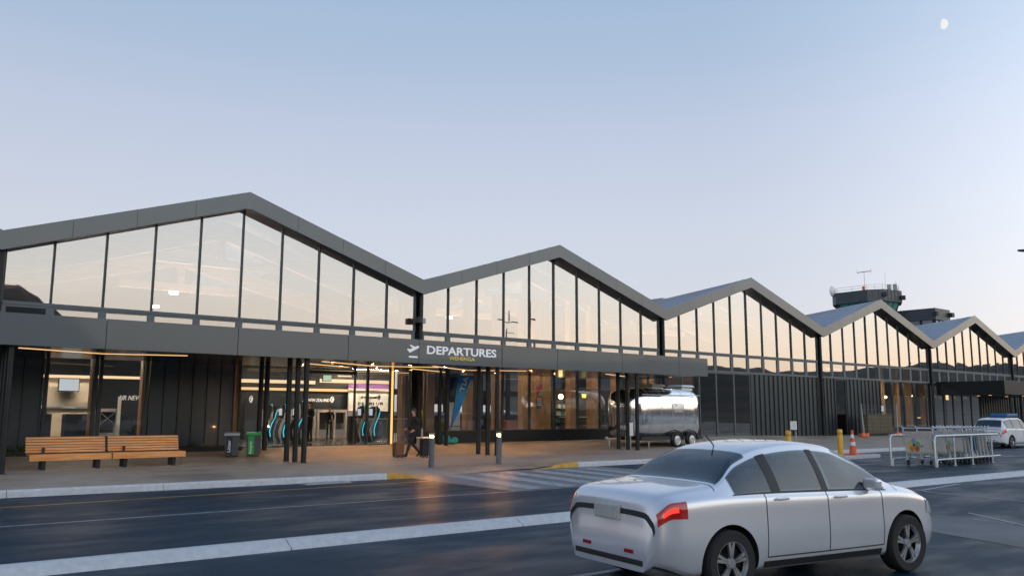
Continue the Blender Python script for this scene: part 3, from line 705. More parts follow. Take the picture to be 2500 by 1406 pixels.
# plane pictogram
px0, _ = sgn(994, 850); px1, _ = sgn(1023, 850); S = px1-px0
def pic(pts): return [(px0+S*u, CF-.001, 3.78+S*v) for u, v in pts]
b = MB()
b.extr(pic([(0.0, .35), (.22, .12), (.97, .5), (1.0, .6), (.92, .66), (.66, .56), (.26, .7), (.22, .62), (.47, .47), (.24, .37), (.06, .43)]), (0, -.02, 0))
b.extr(pic([(.16, -.22), (.88, -.22), (.88, -.1), (.16, -.1)]), (0, -.02, 0))
b.build('plane_symbol', MT['letter_w'], SG)

# security camera on the valley mullion, roof cowl, arrivals canopy
q = ony(1026, 782, 31.0)
sc_ = thing('security_camera', 'small dark camera box on the valley post above the departures sign', 'camera', (q.x, 31, q.z))
b = MB(); b.box(q.x-.22, q.x+.02, 30.82, 31.1, q.z-.13, q.z+.13); b.build('housing', MT['trim'], sc_, bevel=.02)
b = MB(); b.box(q.x+.02, q.x+.2, 30.86, 31.06, q.z-.13, q.z+.1); b.build('hood', MT['lidgrey'], sc_, bevel=.02)
b = MB(); b.cyl((q.x-.1, 31.1, q.z), (q.x-.1, 31.29, q.z), .03); b.build('bracket', MT['trim'], sc_)
q = ony(1625, 734, 46)
cw = thing('roof_vent', 'low grey vent box on the roof beyond the second gable', 'vent', (q.x, 46, q.z-.4))
b = MB(); b.box(q.x-.9, q.x+1.1, 45.6, 46.8, q.z-1.6, q.z-.1); b.build('vent_body', MT['towerclad'], cw); b = MB(); b.box(q.x-1.1, q.x+1.3, 45.4, 47, q.z-.1, q.z+.08); b.build('vent_cap', MT['lidgrey'], cw)

AC = thing('arrivals_canopy', 'black flat canopy over the far entrance at the right of the terminal', 'canopy', (78, 26, .14))
b = MB()
pL = onz(2276, 935, 3.55); 
b.box(69.3, 84, 26.2, YF-.12, 3.2, 4.25); b.build('canopy_box', MT['black'], AC, bevel=.02)
b = MB(); b.box(84.005, 84.06, 26.2, YF-.12, 3.2, 4.3); b.build('end_panel', MT['lidgrey'], AC)
for X in (71.5, 73.6, 75.7, 81.5):
    b = MB(); b.cyl((X, 26.7, .12), (X, 26.7, 3.2), .1); b.build('column', MT['black'], AC, smooth=40)
for X, y in ((71.2, 28), (73, 29.6), (76, 27.4), (77.5, 29.2), (79.5, 27.2), (81.2, 28.6)):
    b = MB(); b.lathe([(.11, 3.175), (.11, 3.197)], (X, y, 0)); b.build('downlight', MT['led'], AC)
q = ony(2312, 969, 30.6)
ex = thing('lit_square_sign', 'small lit pale square sign under the black far canopy', 'sign', (q.x, 30.6, q.z))
b = MB(); b.box(q.x-.28, q.x+.28, 30.6, 30.66, q.z-.28, q.z+.28); b.build('sign_case', MT['trim'], ex); b = MB(); b.box(q.x-.22, q.x+.22, 30.58, 30.599, q.z-.22, q.z+.22); b.build('lit_face', MT['led'], ex)

# ------------------------------------------------------------------ control tower and plant room behind
tc0 = ond(2116, 742, 105); 
TW = thing('control_tower', 'dark control tower cab with roof railing and mast behind the zigzag roofs', 'tower', (tc0.x, tc0.y, 0))
hd = Vector((tc0.x, tc0.y, 0)).normalized(); hr = Vector((hd.y, -hd.x, 0))
def tw(u, wv, z): p = Vector((tc0.x, tc0.y, 0))+hr*u-hd*wv; return (p.x, p.y, z)
OUT = [(-4.45, .2), (-4.0, 1.7), (.15, 4.1), (2.25, 3.9), (4.5, 1.0), (4.4, -3), (0, -5), (-4.2, -3.2)]
OUT = [(u*.88, v*.88) for u, v in OUT]; Z0, Z1 = 14.95, 16.35
b = MB(); b.extr([tw(u, v, Z0) for u, v in OUT], (0, 0, Z1-Z0))
for i in range(len(OUT)):
    a, c = OUT[i], OUT[(i+1) % len(OUT)]; ln = math.hypot(c[0]-a[0], c[1]-a[1]); m = int(ln/.55)
    for k in range(1, m): u = a[0]+(c[0]-a[0])*k/m; v = a[1]+(c[1]-a[1])*k/m; b.tube([tw(u*1.004, v*1.004, Z0+.02), tw(u*1.004, v*1.004, Z1-.02)], .025, 4)
b.build('parapet', MT['towerclad'], TW)
b = MB(); 
def ring(s, z): return [tw(u*s, v*s, z) for u, v in OUT]
r0, r1 = ring(.62, 11.2), ring(.9, Z0-.01)
for i in range(8): j = (i+1) % 8; b.poly([r0[i], r0[j], r1[j], r1[i]])
b.build('cab_glazing', MT['teald'], TW)
b = MB()
for i in range(8):
    j = (i+1) % 8; b.tube([r0[i], r1[i]], .09, 6)
    for k in (1, 2): b.tube([tuple(Vector(r0[i]).lerp(Vector(r0[j]), k/3)), tuple(Vector(r1[i]).lerp(Vector(r1[j]), k/3))], .05, 5)
b.build('cab_mullion', MT['trim'], TW)
b = MB(); b.extr(ring(.7, 10.4), (0, 0, .8)); b.build('cab_sill', MT['towerclad'], TW)
b = MB(); b.extr(ring(.55, 0), (0, 0, 10.4)); b.build('shaft', MT['towerclad'], TW)
b = MB()
rr = [tw(u*.93, v*.93, Z1) for u, v in OUT]
for h in (.3, .6): b.tube([(x, y, z+h) for x, y, z in rr], .02, 6, closed=True)
for x, y, z in rr: b.cyl((x, y, z), (x, y, z+.6), .03, n=6)
for i in range(8):
    j = (i+1) % 8; m = Vector(rr[i]).lerp(Vector(rr[j]), .5); b.cyl(m, m+Vector((0, 0, .6)), .025, n=6)
b.build('railing', MT['galv'], TW)
mp_ = Vector(tw(-.1, 2.2, Z1)); b = MB(); b.tube([mp_, mp_+Vector((0, 0, 2.55))], [.06, .035], 6)
b.tube([mp_+Vector((0, 0, 2.3))-hr*.8, mp_+Vector((0, 0, 2.42))+hr*.8], .05, 5)
for s in (-.78, .78): b.tube([mp_+hr*s+Vector((0, 0, 2.15)), mp_+hr*s+Vector((0, 0, 2.75))], .025, 4)
b.tube([Vector(tw(2.2, 2.8, Z1)), Vector(tw(2.2, 2.8, Z1+2.1))], .022, 4); b.tube([Vector(tw(3.3, 1.5, Z1)), Vector(tw(3.3, 1.5, Z1+1.2))], .02, 4)
b.build('antenna_mast', MT['galv'], TW)
b = MB(); b.lathe([(.0, -.25), (.35, -.2), (.6, -.05), (.68, .12), (.6, .05), (.3, -.1), (0, -.15)], tw(-3.75, 1.1, Z1+.3), 14, 'y'); b.build('dish', MT['white'], TW, smooth=50)
b = MB(); b.cyl(tw(-.25, 2.9, Z1), tw(-.25, 2.9, Z1+.5), .16); b.build('beacon', MT['orange'], TW)
for u in (3.0, 3.65): b = MB(); b.obox(tw(u-.4, 1.6, Z1+.38), (.42, .42, .75), .3); b.build('roof_cabinet', MT['lidgrey'], TW)
for u, v, z in ((2.0, 3.6, 15.7), (4.1, 1.0, 15.5)): b = MB(); b.obox(tw(u, v, z), (.5, .5, .5), .4); b.build('floodlight', MT['trim'], TW)
q0, q1, q2 = ond(2280, 752, 100), ond(2306, 764, 99), ond(2306, 752, 99)
PR = thing('plant_room', 'dark flat-roofed rooftop block with glazed band beside the control tower', 'building', (q0.x, q0.y, 6))
zt = q0.z; x0, y0 = q0.x, q0.y; wdx = 3.3; dpy = 10.
b = MB(); b.box(x0-.25, x0+wdx+.25, y0-.25, y0+dpy, zt-1.35, zt); b.build('roof_band', MT['towerclad'], PR)
b = MB(); b.box(x0, x0+wdx, y0, y0+dpy-.3, 5, zt-1.36); b.build('window_band', MT['twinwin'], PR)
b = MB()
for i in range(7): y = y0+i*1.5; b.box(x0-.1, x0-.005, y, y+.22, 5, zt-1.36)
for i in range(4): x = x0+i*1.02; b.box(x, x+.16, y0-.1, y0-.005, 5, zt-1.36)
b.build('window_post', MT['black'], PR)
b = MB(); b.obox((x0+wdx+.2, y0-.4, zt-.6), (.7, .5, .5)); b.obox((x0-.3, y0-.3, zt-.7), (.5, .5, .5)); b.build('floodlight', MT['trim'], PR)

# ------------------------------------------------------------------ street furniture
def bench(x0, ln, y, lab):
    t = thing('bench', lab, 'bench', (x0+ln/2, y, PZ), 'slatted timber benches in front of the dark wall')
    z = PZ
    b = MB(); b.box(x0, x0+ln, y, y+.07, z+.27, z+.44); b.build('seat_beam', MT['bench'], t, bevel=.008)
    b = MB()
    for i in range(4): b.box(x0, x0+ln, y+.085+i*.105, y+.175+i*.105, z+.405, z+.44)
    b.build('seat', MT['bench'], t, bevel=.006)
    b = MB()
    for i in range(6): zz = z+.47+i*.074; yy = y+.5+i*.022; b.hexa([(x0-.02, yy, zz), (x0+ln-.05, yy, zz), (x0+ln-.05, yy+.035, zz), (x0-.02, yy+.035, zz), (x0-.02, yy+.018, zz+.058), (x0+ln-.05, yy+.018, zz+.058), (x0+ln-.05, yy+.053, zz+.058), (x0-.02, yy+.053, zz+.058)])
    b.build('backrest', MT['bench'], t, bevel=.005)
    for f in (.18, .85):
        b = MB(); x = x0+ln*f; b.box(x-.05, x+.05, y+.08, y+.48, z+.36, z+.4); b.hexa([(x-.05, y+.1, z), (x+.05, y+.1, z), (x+.05, y+.2, z), (x-.05, y+.2, z), (x-.05, y+.05, z+.36), (x+.05, y+.05, z+.36), (x+.05, y+.2, z+.36), (x-.05, y+.2, z+.36)])
        b.box(x-.05, x+.05, y+.42, y+.5, z, z+.36); b.build('leg', MT['blacksat'], t)
        b = MB(); b.hexa([(x-.04, y+.49, z+.4), (x+.04, y+.49, z+.4), (x+.04, y+.6, z+.4), (x-.04, y+.6, z+.4), (x-.04, y+.64, z+.9), (x+.04, y+.64, z+.9), (x+.04, y+.7, z+.9), (x-.04, y+.7, z+.9)]); b.build('back_bracket', MT['blacksat'], t)
    b = MB(); x = x0+ln*.2; b.box(x-.035, x+.035, y+.47, y+.5, z+.44, z+.62); b.build('armrest_bracket', MT['trim'], t)
    return t
BY = 26.62
bx0 = onz(76, 1148, PZ).x
a = ony(72, 1115, BY).x; c = ony(275, 1110, BY).x; d = ony(455, 1105, BY).x
bench(a, c-a-.03, BY, 'timber slatted bench nearest the left edge, in front of the two lit windows')
bench(c+.03, d-c-.03, BY+.06, 'timber slatted bench next to the bins side, second along the dark wall')
def bin_(x, y, rz, lid, lab_m, word, lab, nm):
    t = thing(nm, lab, 'bin', (0, 0, 0), 'wheelie bins by the entrance')
    b = MB(); b.hexa([(-.24, -.27, .05), (.24, -.27, .05), (.24, .25, .05), (-.24, .25, .05), (-.29, -.33, .92), (.29, -.33, .92), (.29, .33, .92), (-.29, .33, .92)]); b.build('bin_body', MT['bingrey'], t, bevel=.02)
    b = MB(); b.hexa([(-.31, -.36, .925), (.31, -.36, .925), (.31, .36, .925), (-.31, .36, .925), (-.27, -.31, 1.0), (.27, -.31, 1.0), (.27, .31, 1.03), (-.27, .31, 1.03)]); l = b.build('lid', MT[lid], t, bevel=.02)
    b = MB(); b.box(-.3, .3, -.38, -.362, .9, .96); b.build('rim', MT[lid], t)
    b = MB(); b.hexa([(-.2, -.287, .1), (.02, -.287, .1), (.02, -.285, .1), (-.2, -.285, .1), (-.22, -.34, .86), (.02, -.34, .86), (.02, -.335, .86), (-.22, -.335, .86)]); b.build('label_panel', MT[lab_m], t)
    text('lettering', word, (-.04, -.297, .22 if len(word) < 7 else .14), (0, -.032, .5 if len(word) < 7 else .68), (-.12, 0, 0), MT['white'], t, .004, .015)
    for s in (-.22, .22): b = MB(); b.lathe([(.08, -.03), (.08, .03)], (s, .27, .08), 14, 'x'); b.build('wheel', MT['rubber'], t)
    t.location = (x, y, pav_z(x, y)); t.rotation_euler = (0, 0, rz); t.scale = (.84, .84, .8); return t
bin_(ony(565, 1100, 28.5).x, 28.5, R(-22), 'lidgrey', 'navy', 'Litter', 'grey wheelie bin with pale lid and dark Litter label', 'litter_bin')
bin_(ony(618, 1100, 28.5).x, 28.5, R(-22), 'green', 'green', 'Recycling', 'grey wheelie bin with bright green lid and green Recycling label', 'recycling_bin')
def lit_bollard(x, y, lab):
    z = pav_z(x, y); t = thing('lit_bollard', lab, 'bollard', (x, y, z), 'grey bollards with a lamp at the crossing')
    b = MB(); b.lathe([(.09, 0), (.09, .88)], (x, y, z), 24); b.build('post', MT['frame'], t, smooth=40)
    b = MB(); b.lathe([(.09, .98), (.09, 1.03), (.08, 1.045), (0, 1.05)], (x, y, z), 24); b.build('cap', MT['frame'], t, smooth=40)
    b = MB(); b.ball((x, y, z+.93), .03, 10); b.build('lamp', MT['bulb'], t, smooth=80)
    b = MB(); b.lathe([(.075, .882), (.075, .978)], (x, y, z), 20, caps=False); b.build('lens', MT['lens'], t, smooth=80)
    b = MB()
    for i in range(4): a = R(20+i*90); b.cyl((x+.083*math.cos(a), y+.083*math.sin(a), z+.88), (x+.083*math.cos(a), y+.083*math.sin(a), z+.98), .008, n=6)
    b.build('lamp_guard', MT['frame'], t)
p = onz(1053, 1144, .05); lit_bollard(p.x, p.y, 'lit grey bollard nearer the kerb, in front of the walking person')
p = onz(1218, 1136, .05); lit_bollard(p.x, p.y, 'lit grey bollard beside the triple black columns under the departures lettering')
def ybollard(px_, py_, lab):
    p = onz(px_, py_, PZ); t = thing('yellow_bollard', lab, 'bollard', (p.x, p.y, PZ), 'yellow posts on the traffic island')
    b = MB(); b.lathe([(.1, 0), (.1, .98), (.085, 1.02), (.0, 1.03)], (p.x, p.y, PZ), 24); b.build('post', MT['yellowp'], t, smooth=40)
    b = MB(); b.lathe([(.17, 0), (.17, .012)], (p.x, p.y, PZ+.001), 20); b.build('base_plate', MT['galv'], t)
    b = MB(); b.lathe([(.1015, .82), (.1015, .9)], (p.x, p.y, PZ), 24); b.build('band', MT['liney'], t, smooth=40)
ybollard(1927, 1121, 'yellow steel post behind the silver car, left of the small white sign')
ybollard(2053, 1113, 'yellow steel post standing next to the traffic cone')
p = onz(2083, 1109, PZ); cn = thing('traffic_cone', 'orange traffic cone with two white bands on the kerb island', 'cone', (p.x, p.y, PZ))
b = MB(); b.box(p.x-.24, p.x+.24, p.y-.24, p.y+.24, PZ+.002, PZ+.04); b.build('base', MT['orange'], cn, bevel=.012)
def fr(z): return .15-.115*z/.98
b = MB()
for a, c, m in ((.04, .36, 0), (.36, .5, 1), (.5, .66, 0), (.66, .8, 1), (.8, .97, 0)):
    b.k = m; b.lathe([(fr(a), a), (fr(c), c)], (p.x, p.y, PZ), 22)
b.build('cone_body', [MT['orange'], MT['whitep']], cn, smooth=50)
p = onz(1946, 1121, PZ); sp = thing('notice_post', 'small white two-panel notice on a bent grey pole by the yellow post', 'sign', (p.x, p.y, PZ))
q = ony(1930, 1038, p.y)
b = MB(); b.tube([(p.x, p.y, PZ), (p.x, p.y, q.z-.25), (p.x-.06, p.y, q.z-.15), (q.x, p.y, q.z-.1)], .022, 8); b.build('pole', MT['galv'], sp)
b = MB(); b.obox((q.x-.09, p.y-.06, q.z+.0), (.18, .012, .3), .5); b.obox((q.x+.12, p.y-.06, q.z), (.26, .012, .3), -.25); b.build('notice_board', MT['whitep'], sp)
b = MB()
for i in range(5): b.obox((q.x+.115, p.y-.072, q.z+.1-.045*i), (.18-.03*(i % 2), .002, .012), -.25)
b.build('print', MT['lidgrey'], sp)

# street lamps
def street_lamp(x, y, h, az, lab):
    t = thing('street_lamp', lab, 'street lamp', (x, y, 0), 'twin-arm street lamps')
    b = MB(); b.tube([(x, y, 0), (x, y, h+1.4)], [.12, .06], 10); b.build('pole', MT['trim'], t, smooth=40)
    for s in (1, -1):
        d = Vector((math.cos(az), math.sin(az), 0))*s
        b = MB(); b.tube([Vector((x, y, h)), Vector((x, y, h+.1))+d*1.1], .045, 8); b.build('arm', MT['trim'], t)
        b = MB(); A = Vector((x, y, h+.1))+d*1.05; nn = Vector((-d.y, d.x, 0))
        b.extr([A+nn*.05, A+d*.25+nn*.15, A+d*.9+nn*.12, A+d*1.15, A+d*.9-nn*.12, A+d*.25-nn*.15, A-nn*.05], (0, 0, .09)); b.build('lamp_head', MT['trim'], t, bevel=.02)
    b = MB(); b.tube([Vector((x, y, h-1)), Vector((x, y, h-1))+Vector((math.cos(az), math.sin(az), 0))*1.3], .03, 6); b.build('bracket', MT['trim'], t)
tip = ond(2484, 612, 38)
street_lamp(tip.x+.77*2.2, tip.y-.63*2.2, tip.z-.14, math.atan2(.63, -.77), 'dark street lamp whose arm tip enters the picture at the right edge')
gp = ony(1233, 788, YF); kx = gp.x/YF; Yl = -6.
street_lamp(gp.x+kx*(YF-Yl), Yl, EYE+(gp.z-EYE)*(2*YF-Yl)/YF, R(-15), 'twin-arm street lamp behind the camera, mirrored in the second gable')

# planting bed and flax along the dark wall
b = MB(); b.box(-4, 12.3, 30.2, YF-.04, .1, pav_z(3, 30.2)+.14); struct(b.build('planting_bed', MT['soil']))
def flax(x, y, h, nl, seed, lab):
    rd = random.Random(seed); t = thing('flax_plant', lab, 'plant', (x, y, .3), 'flax plants in the bed along the wall')
    b = MB()
    for i in range(nl):
        a = rd.uniform(0, 6.28); ln = h*rd.uniform(.7, 1.1); lean = rd.uniform(.15, .75); d = Vector((math.cos(a), math.sin(a), 0)); nn = Vector((-d.y, d.x, 0))*rd.uniform(.012, .022)
        P = [Vector((x, y, .3))+d*(lean*ln*u*u*.8)+Vector((0, 0, ln*(u-.35*lean*u*u*u))) for u in (0, .3, .6, .85, 1)]
        for j in range(4): k0 = 1-.2*j if j < 3 else .35; k1 = [.95, .8, .45, .02][j]; b.poly([P[j]-nn*k0, P[j]+nn*k0, P[j+1]+nn*k1, P[j+1]-nn*k1])
    b.build('leaves', MT['leaf'], t)
for i, (px_, h) in enumerate(((12, .5), (52, .62), (40, .45), (470, .5), (500, .42), (525, .35), (450, .38))):
    p = ony(px_, 1100, 30.6); flax(p.x, 30.6, h, 34, i, ['pale-tipped flax plant at the far left behind the bench end', 'taller flax plant just left of the bench, by the wall', 'small flax plant tucked between two larger ones by the left bench', 'flax plant in the bed right of the second bench', 'low flax plant midway between the bench and the litter bin', 'smallest flax plant right beside the litter bin', 'short flax plant behind the right end of the second bench'][i])
p = ony(1098, 1090, 30.6)
tl = thing('teal_bundle', 'crumpled teal bundle lying on the paving at the foot of the glass', 'bag', (p.x, 30.6, .35))
zz = pav_z(p.x, 30.6); b = MB(); b.ball((p.x-.2, 30.6, zz+.2), .22, 12, (.8, .8, 1), .1); b.ball((p.x+.26, 30.62, zz+.15), .17, 12, (1.1, .8, .8), .1); b.ball((p.x+.05, 30.6, zz+.12), .14, 10, (1.2, .8, .8), .1); b.build('cover', MT['teal'], tl, smooth=60)

# ------------------------------------------------------------------ cars
def interp(keys, x):          # smooth monotone curve through (x, y) keys
    if x <= keys[0][0]: return keys[0][1]
    if x >= keys[-1][0]: return keys[-1][1]
    for i in range(len(keys)-1):
        if x <= keys[i+1][0]: break
    n_ = len(keys)
    def sl(k):
        if k == 0 or k == n_-1: return (keys[min(k+1, n_-1)][1]-keys[max(k-1, 0)][1])/(keys[min(k+1, n_-1)][0]-keys[max(k-1, 0)][0])
        a = (keys[k][1]-keys[k-1][1])/(keys[k][0]-keys[k-1][0]); c = (keys[k+1][1]-keys[k][1])/(keys[k+1][0]-keys[k][0])
        return 0 if a*c <= 0 else 2*a*c/(a+c)
    x0, y0 = keys[i]; x1, y1 = keys[i+1]; h = x1-x0; t = (x-x0)/h; m0, m1 = sl(i)*h, sl(i+1)*h
    return (2*t**3-3*t*t+1)*y0+(t**3-2*t*t+t)*m0+(-2*t**3+3*t*t)*y1+(t**3-t*t)*m1
HATCH = dict(L=4.5, top=[(0, .50), (.018, .72), (.05, .92), (.12, 1.0), (.4, 1.05), (.78, 1.09), (1.2, 1.33), (1.65, 1.455), (2.15, 1.49), (2.6, 1.455), (3.0, 1.31), (3.42, 1.045), (3.6, .99), (4.0, .91), (4.28, .80), (4.42, .68), (4.5, .5)],
    belt=[(0, .46), (.05, .82), (.2, .93), (1, .965), (2.4, .945), (3.4, .92), (3.9, .855), (4.25, .74), (4.5, .45)],
    wid=[(0, .64), (.035, .74), (.11, .81), (.32, .86), (.9, .885), (2.4, .895), (3.6, .88), (4.05, .82), (4.3, .72), (4.43, .58), (4.5, .42)], wr=.60, wheels=(.88, 3.62), rw=.32,
    side=(.98, 3.30), pil=[(1.5, 1.62), (2.26, 2.34)], wind=(2.72, 3.40), rear=(.82, 1.36), nose=.3)
SUVP = dict(L=4.7, top=[(0, .55), (.03, .9), (.1, 1.12), (.22, 1.35), (.4, 1.6), (.62, 1.70), (1.4, 1.76), (2.3, 1.76), (2.75, 1.68), (3.15, 1.45), (3.5, 1.2), (3.65, 1.14), (4.2, 1.06), (4.5, .93), (4.63, .75), (4.7, .55)],
    belt=[(0, .5), (.08, .95), (.3, 1.1), (1, 1.13), (2.4, 1.1), (3.5, 1.06), (4.1, .98), (4.5, .85), (4.7, .5)],
    wid=[(0, .68), (.05, .8), (.16, .88), (.4, .92), (.9, .93), (2.4, .94), (3.7, .93), (4.2, .88), (4.5, .76), (4.63, .62), (4.7, .5)], wr=.68, wheels=(.92, 3.75), rw=.36,
    side=(.42, 3.42), pil=[(1.25, 1.34), (2.3, 2.38)], wind=(2.75, 3.5), rear=(.14, .42), nose=.36)
def car(nm, lab, P, paint, loc, yaw, group=None, extra=None):
    t = thing(nm, lab, 'car', (0, 0, 0), group); Lc = P['L']
    def sect(x):
        zt = interp(P['top'], x); zb = min(interp(P['belt'], x), zt-.035); w = interp(P['wid'], x)
        zl = .21+.12*smooth01((.45-x)/.45)+.07*smooth01((x-Lc+.5)/.5); zl = min(zl, zb-.2)
        g = smooth01((zt-zb-.06)/.42); wr = w*.84*(1-g)+P['wr']*g; zr = zt-(.03+.05*g)
        hb = zb-zl
        return [(0, zl), (w*.8, zl), (w*.93, zl+.02), (w*.975, zl+.10), (w*1., zl+.42*hb), (w*.995, zl+.72*hb), (w*.985, zb-.05), (w*.955, zb), ((w*.95+wr)/2+.018*g, (zb+zr)/2+.01*g), (wr, zr), (wr*.88, zt-.012-.012*g), (wr*.45, zt-.003), (0, zt)]
    def S(x, u):               # u: 0 underside centre .. 12 roof centre; catmull-rom across the section
        p = sect(x); i = min(int(u), 11); f = u-i
        q = [p[max(i-1, 0)], p[i], p[i+1], p[min(i+2, 12)]]
        if i in (6, 7): q[0] = p[i] if i == 7 else q[0]
        o = []
        for k in (0, 1):
            a, b_, c, d = (r[k] for r in q); o.append(.5*((2*b_)+(-a+c)*f+(2*a-5*b_+4*c-d)*f*f+(-a+3*b_-3*c+d)*f**3))
        return Vector((x, max(0, o[0]), o[1]))
    def Nrm(x, u, s):
        e = .012; a = S(min(x+e, Lc), u)-S(max(x-e, 0), u); c = S(x, min(u+e*3, 12))-S(x, max(u-e*3, 0)); nn = a.cross(c)
        nn = nn.normalized() if nn.length > 1e-9 else Vector((0, 0, 1))
        if nn.dot(S(x, u)-Vector((x, 0, .7))) < 0: nn = -nn
        return nn
    def pt(x, u, s, off=0.):
        p = S(x, u)+Nrm(x, u, s)*off; return (p.x, p.y*s, p.z)
    def patch(bm, xs, us, s, off):
        b0 = len(bm.v); nx_, nu = len(xs), len(us)
        for x in xs:
            for u in us: bm.v.append(pt(x, u, s, off))
        for i in range(nx_-1):
            for j in range(nu-1): bm.f.append([b0+i*nu+j, b0+(i+1)*nu+j, b0+(i+1)*nu+j+1, b0+i*nu+j+1]); bm.m.append(bm.k)
    def lin(a, c, n_): return [a+(c-a)*i/n_ for i in range(n_+1)]
    sa, sb = P['side']; cuts = [sa]+[v for p_ in P['pil'] for v in p_]+[sb]; WSEG = list(zip(cuts[0::2], cuts[1::2]))
    # shell
    b = MB(); xs_ = [Lc*(.5-.5*math.cos(math.pi*i/70))*.35+Lc*(i/70)*.65 for i in range(71)]; us_ = lin(0, 12, 48)
    b.v = []; nu = len(us_)
    for x in xs_:
        for u in us_: b.v.append(pt(x, u, 1))
        for u in us_[1:-1]: b.v.append(pt(x, u, -1))
    ring_n = 2*nu-2
    def idx(i, k): return i*ring_n+(k if k < nu else nu+(ring_n-1-k))     # loop: right side up, left side down
    loop = list(range(nu))+[nu+j for j in reversed(range(nu-2))]
    for i in range(len(xs_)-1):
        for k in range(ring_n):
            a, c = loop[k], loop[(k+1) % ring_n]; 
            b.f.append([i*ring_n+a, i*ring_n+c, (i+1)*ring_n+c, (i+1)*ring_n+a])
            ua, uc = (us_[q_ if q_ < nu else q_-nu+1] for q_ in (a, c)); ulo, uhi = min(ua, uc), max(ua, uc); xa_c, xb_c = xs_[i], xs_[i+1]
            hole = (ulo >= 7.2 and uhi <= 8.8 and any(xa_c >= p0 and xb_c <= p1 for p0, p1 in WSEG)) or (ulo >= 9.2 and any(xa_c >= p0 and xb_c <= p1 for p0, p1 in (P['wind'], P['rear'])))
            b.m.append(2 if hole else 0)
    b.f.append([loop[k] for k in range(ring_n)]); b.f.append([(len(xs_)-1)*ring_n+loop[k] for k in reversed(range(ring_n))]); b.m += [0, 0]
    body = b.build('body', [MT[paint], MT['trim'], MT['carglass']], t, world=False)
    cut = MB(); cut.k = 1
    for wx in P['wheels']:
        for s in (-1, 1): cut.cyl((wx, s*.56, P['rw']), (wx, s*1.2, P['rw']), P['rw']+.055, n=40)
    cu = cut.build('cutter', [MT[paint], MT['trim'], MT['carglass']], None)
    md = body.modifiers.new('arches', 'BOOLEAN'); md.operation = 'DIFFERENCE'; md.object = cu; md.solver = 'EXACT'
    dg = bpy.context.evaluated_depsgraph_get(); me = bpy.data.meshes.new_from_object(body.evaluated_get(dg)); body.modifiers.clear(); body.data = me
    bpy.data.objects.remove(cu)
    bm_ = bmesh.new(); bm_.from_mesh(me); bmesh.ops.delete(bm_, geom=[f for f in bm_.faces if f.material_index == 2], context='FACES'); bm_.to_mesh(me); bm_.free()
    # cabin seen through the windows
    xb = P['belt'][3][1]; zs = xb-.42; x1 = P['pil'][-1][0]
    b = MB(); b.box(sa+.25, P['wind'][1]-.1, -.72, .72, .3, .36); b.box(P['wind'][1]-.35, P['wind'][1]+.05, -.7, .7, xb-.28, xb-.03); b.box(sa+.0, sa+.35, -.66, .66, xb-.3, xb-.08); b.build('cabin_trim', MT['trim'], t, world=False)
    for sx0 in (x1-.12, sa+.42):
        for sy in (-.36, .36):
            b = MB(); b.hexa([(sx0-.02, sy-.24, zs-.1), (sx0+.12, sy-.24, zs-.1), (sx0+.12, sy+.24, zs-.1), (sx0-.02, sy+.24, zs-.1), (sx0-.2, sy-.2, xb+.14), (sx0-.1, sy-.2, xb+.14), (sx0-.1, sy+.2, xb+.14), (sx0-.2, sy+.2, xb+.14)]); b.box(sx0+.1, sx0+.55, sy-.25, sy+.25, zs-.22, zs-.06); st = b.build('car_seat', MT['seatfab'], t, bevel=.03, world=False)
            b = MB(); b.box(sx0-.24, sx0-.15, sy-.12, sy+.12, xb+.17, xb+.33); b.build('headrest', MT['seatfab'], st, bevel=.03, world=False)
    b = MB(); b.tube([(x1+.52+.06*math.sin(R(a)), -.36+.18*math.cos(R(a)), xb-.02+.17*math.sin(R(a))) for a in range(0, 360, 20)], .014, 6, closed=True); b.build('steering_wheel', MT['trim'], t, world=False)
    me.polygons.foreach_set('use_smooth', [True]*len(me.polygons)); me.set_sharp_from_angle(angle=R(35))
    # glazing laid on the shell
    for s in (-1, 1):
        for a, c in P['pil']: b = MB(); patch(b, lin(a-.006, c+.006, 4), lin(7.14, 8.9, 8), s, .007); b.build('window_pillar', MT['trim'], t, smooth=60, world=False)
        for a, c in WSEG:
            b = MB(); patch(b, lin(a, c, 16), lin(7.18, 8.86, 6), s, .004); b.build('side_window', MT['cargl'], t, smooth=60, world=False)
    for nm_, (a, c), ulo in (('windscreen', P['wind'], 9.05), ('rear_window', P['rear'], 9.15)):
        b = MB(); patch(b, lin(a, c, 14), lin(ulo, 12, 8), 1, .004); patch(b, lin(a, c, 14), lin(ulo, 12, 8), -1, .004); b.build(nm_, MT['cargl'], t, smooth=60, world=False)
    # shut lines, sill, handles
    b = MB(); w0, w1 = P['wheels']; dx = [w0+.5, P['pil'][-1][0]+.04, w1-.42]
    for s in (-1, 1):
        for x in dx: patch(b, [x-.005, x+.005], lin(3.2, 7.1, 14), s, .0025)
        patch(b, lin(dx[0], dx[2], 20), [3.15, 3.22], s, .0025)
        patch(b, lin(P['wheels'][0]+.45, P['wheels'][1]-.45, 16), [2.2, 2.95], s, .006)
        patch(b, lin(.06, Lc-.06, 40), [7.02, 7.12], s, .003) if False else None
        patch(b, lin(sa-.03, sb+.02, 24), [7.06, 7.17], s, .005)
        x = Lc-.98
        patch(b, [x, x+.01], lin(7.2, 12, 10), s, .0025)
    b.build('shut_line', MT['trim'], t, smooth=60, world=False)
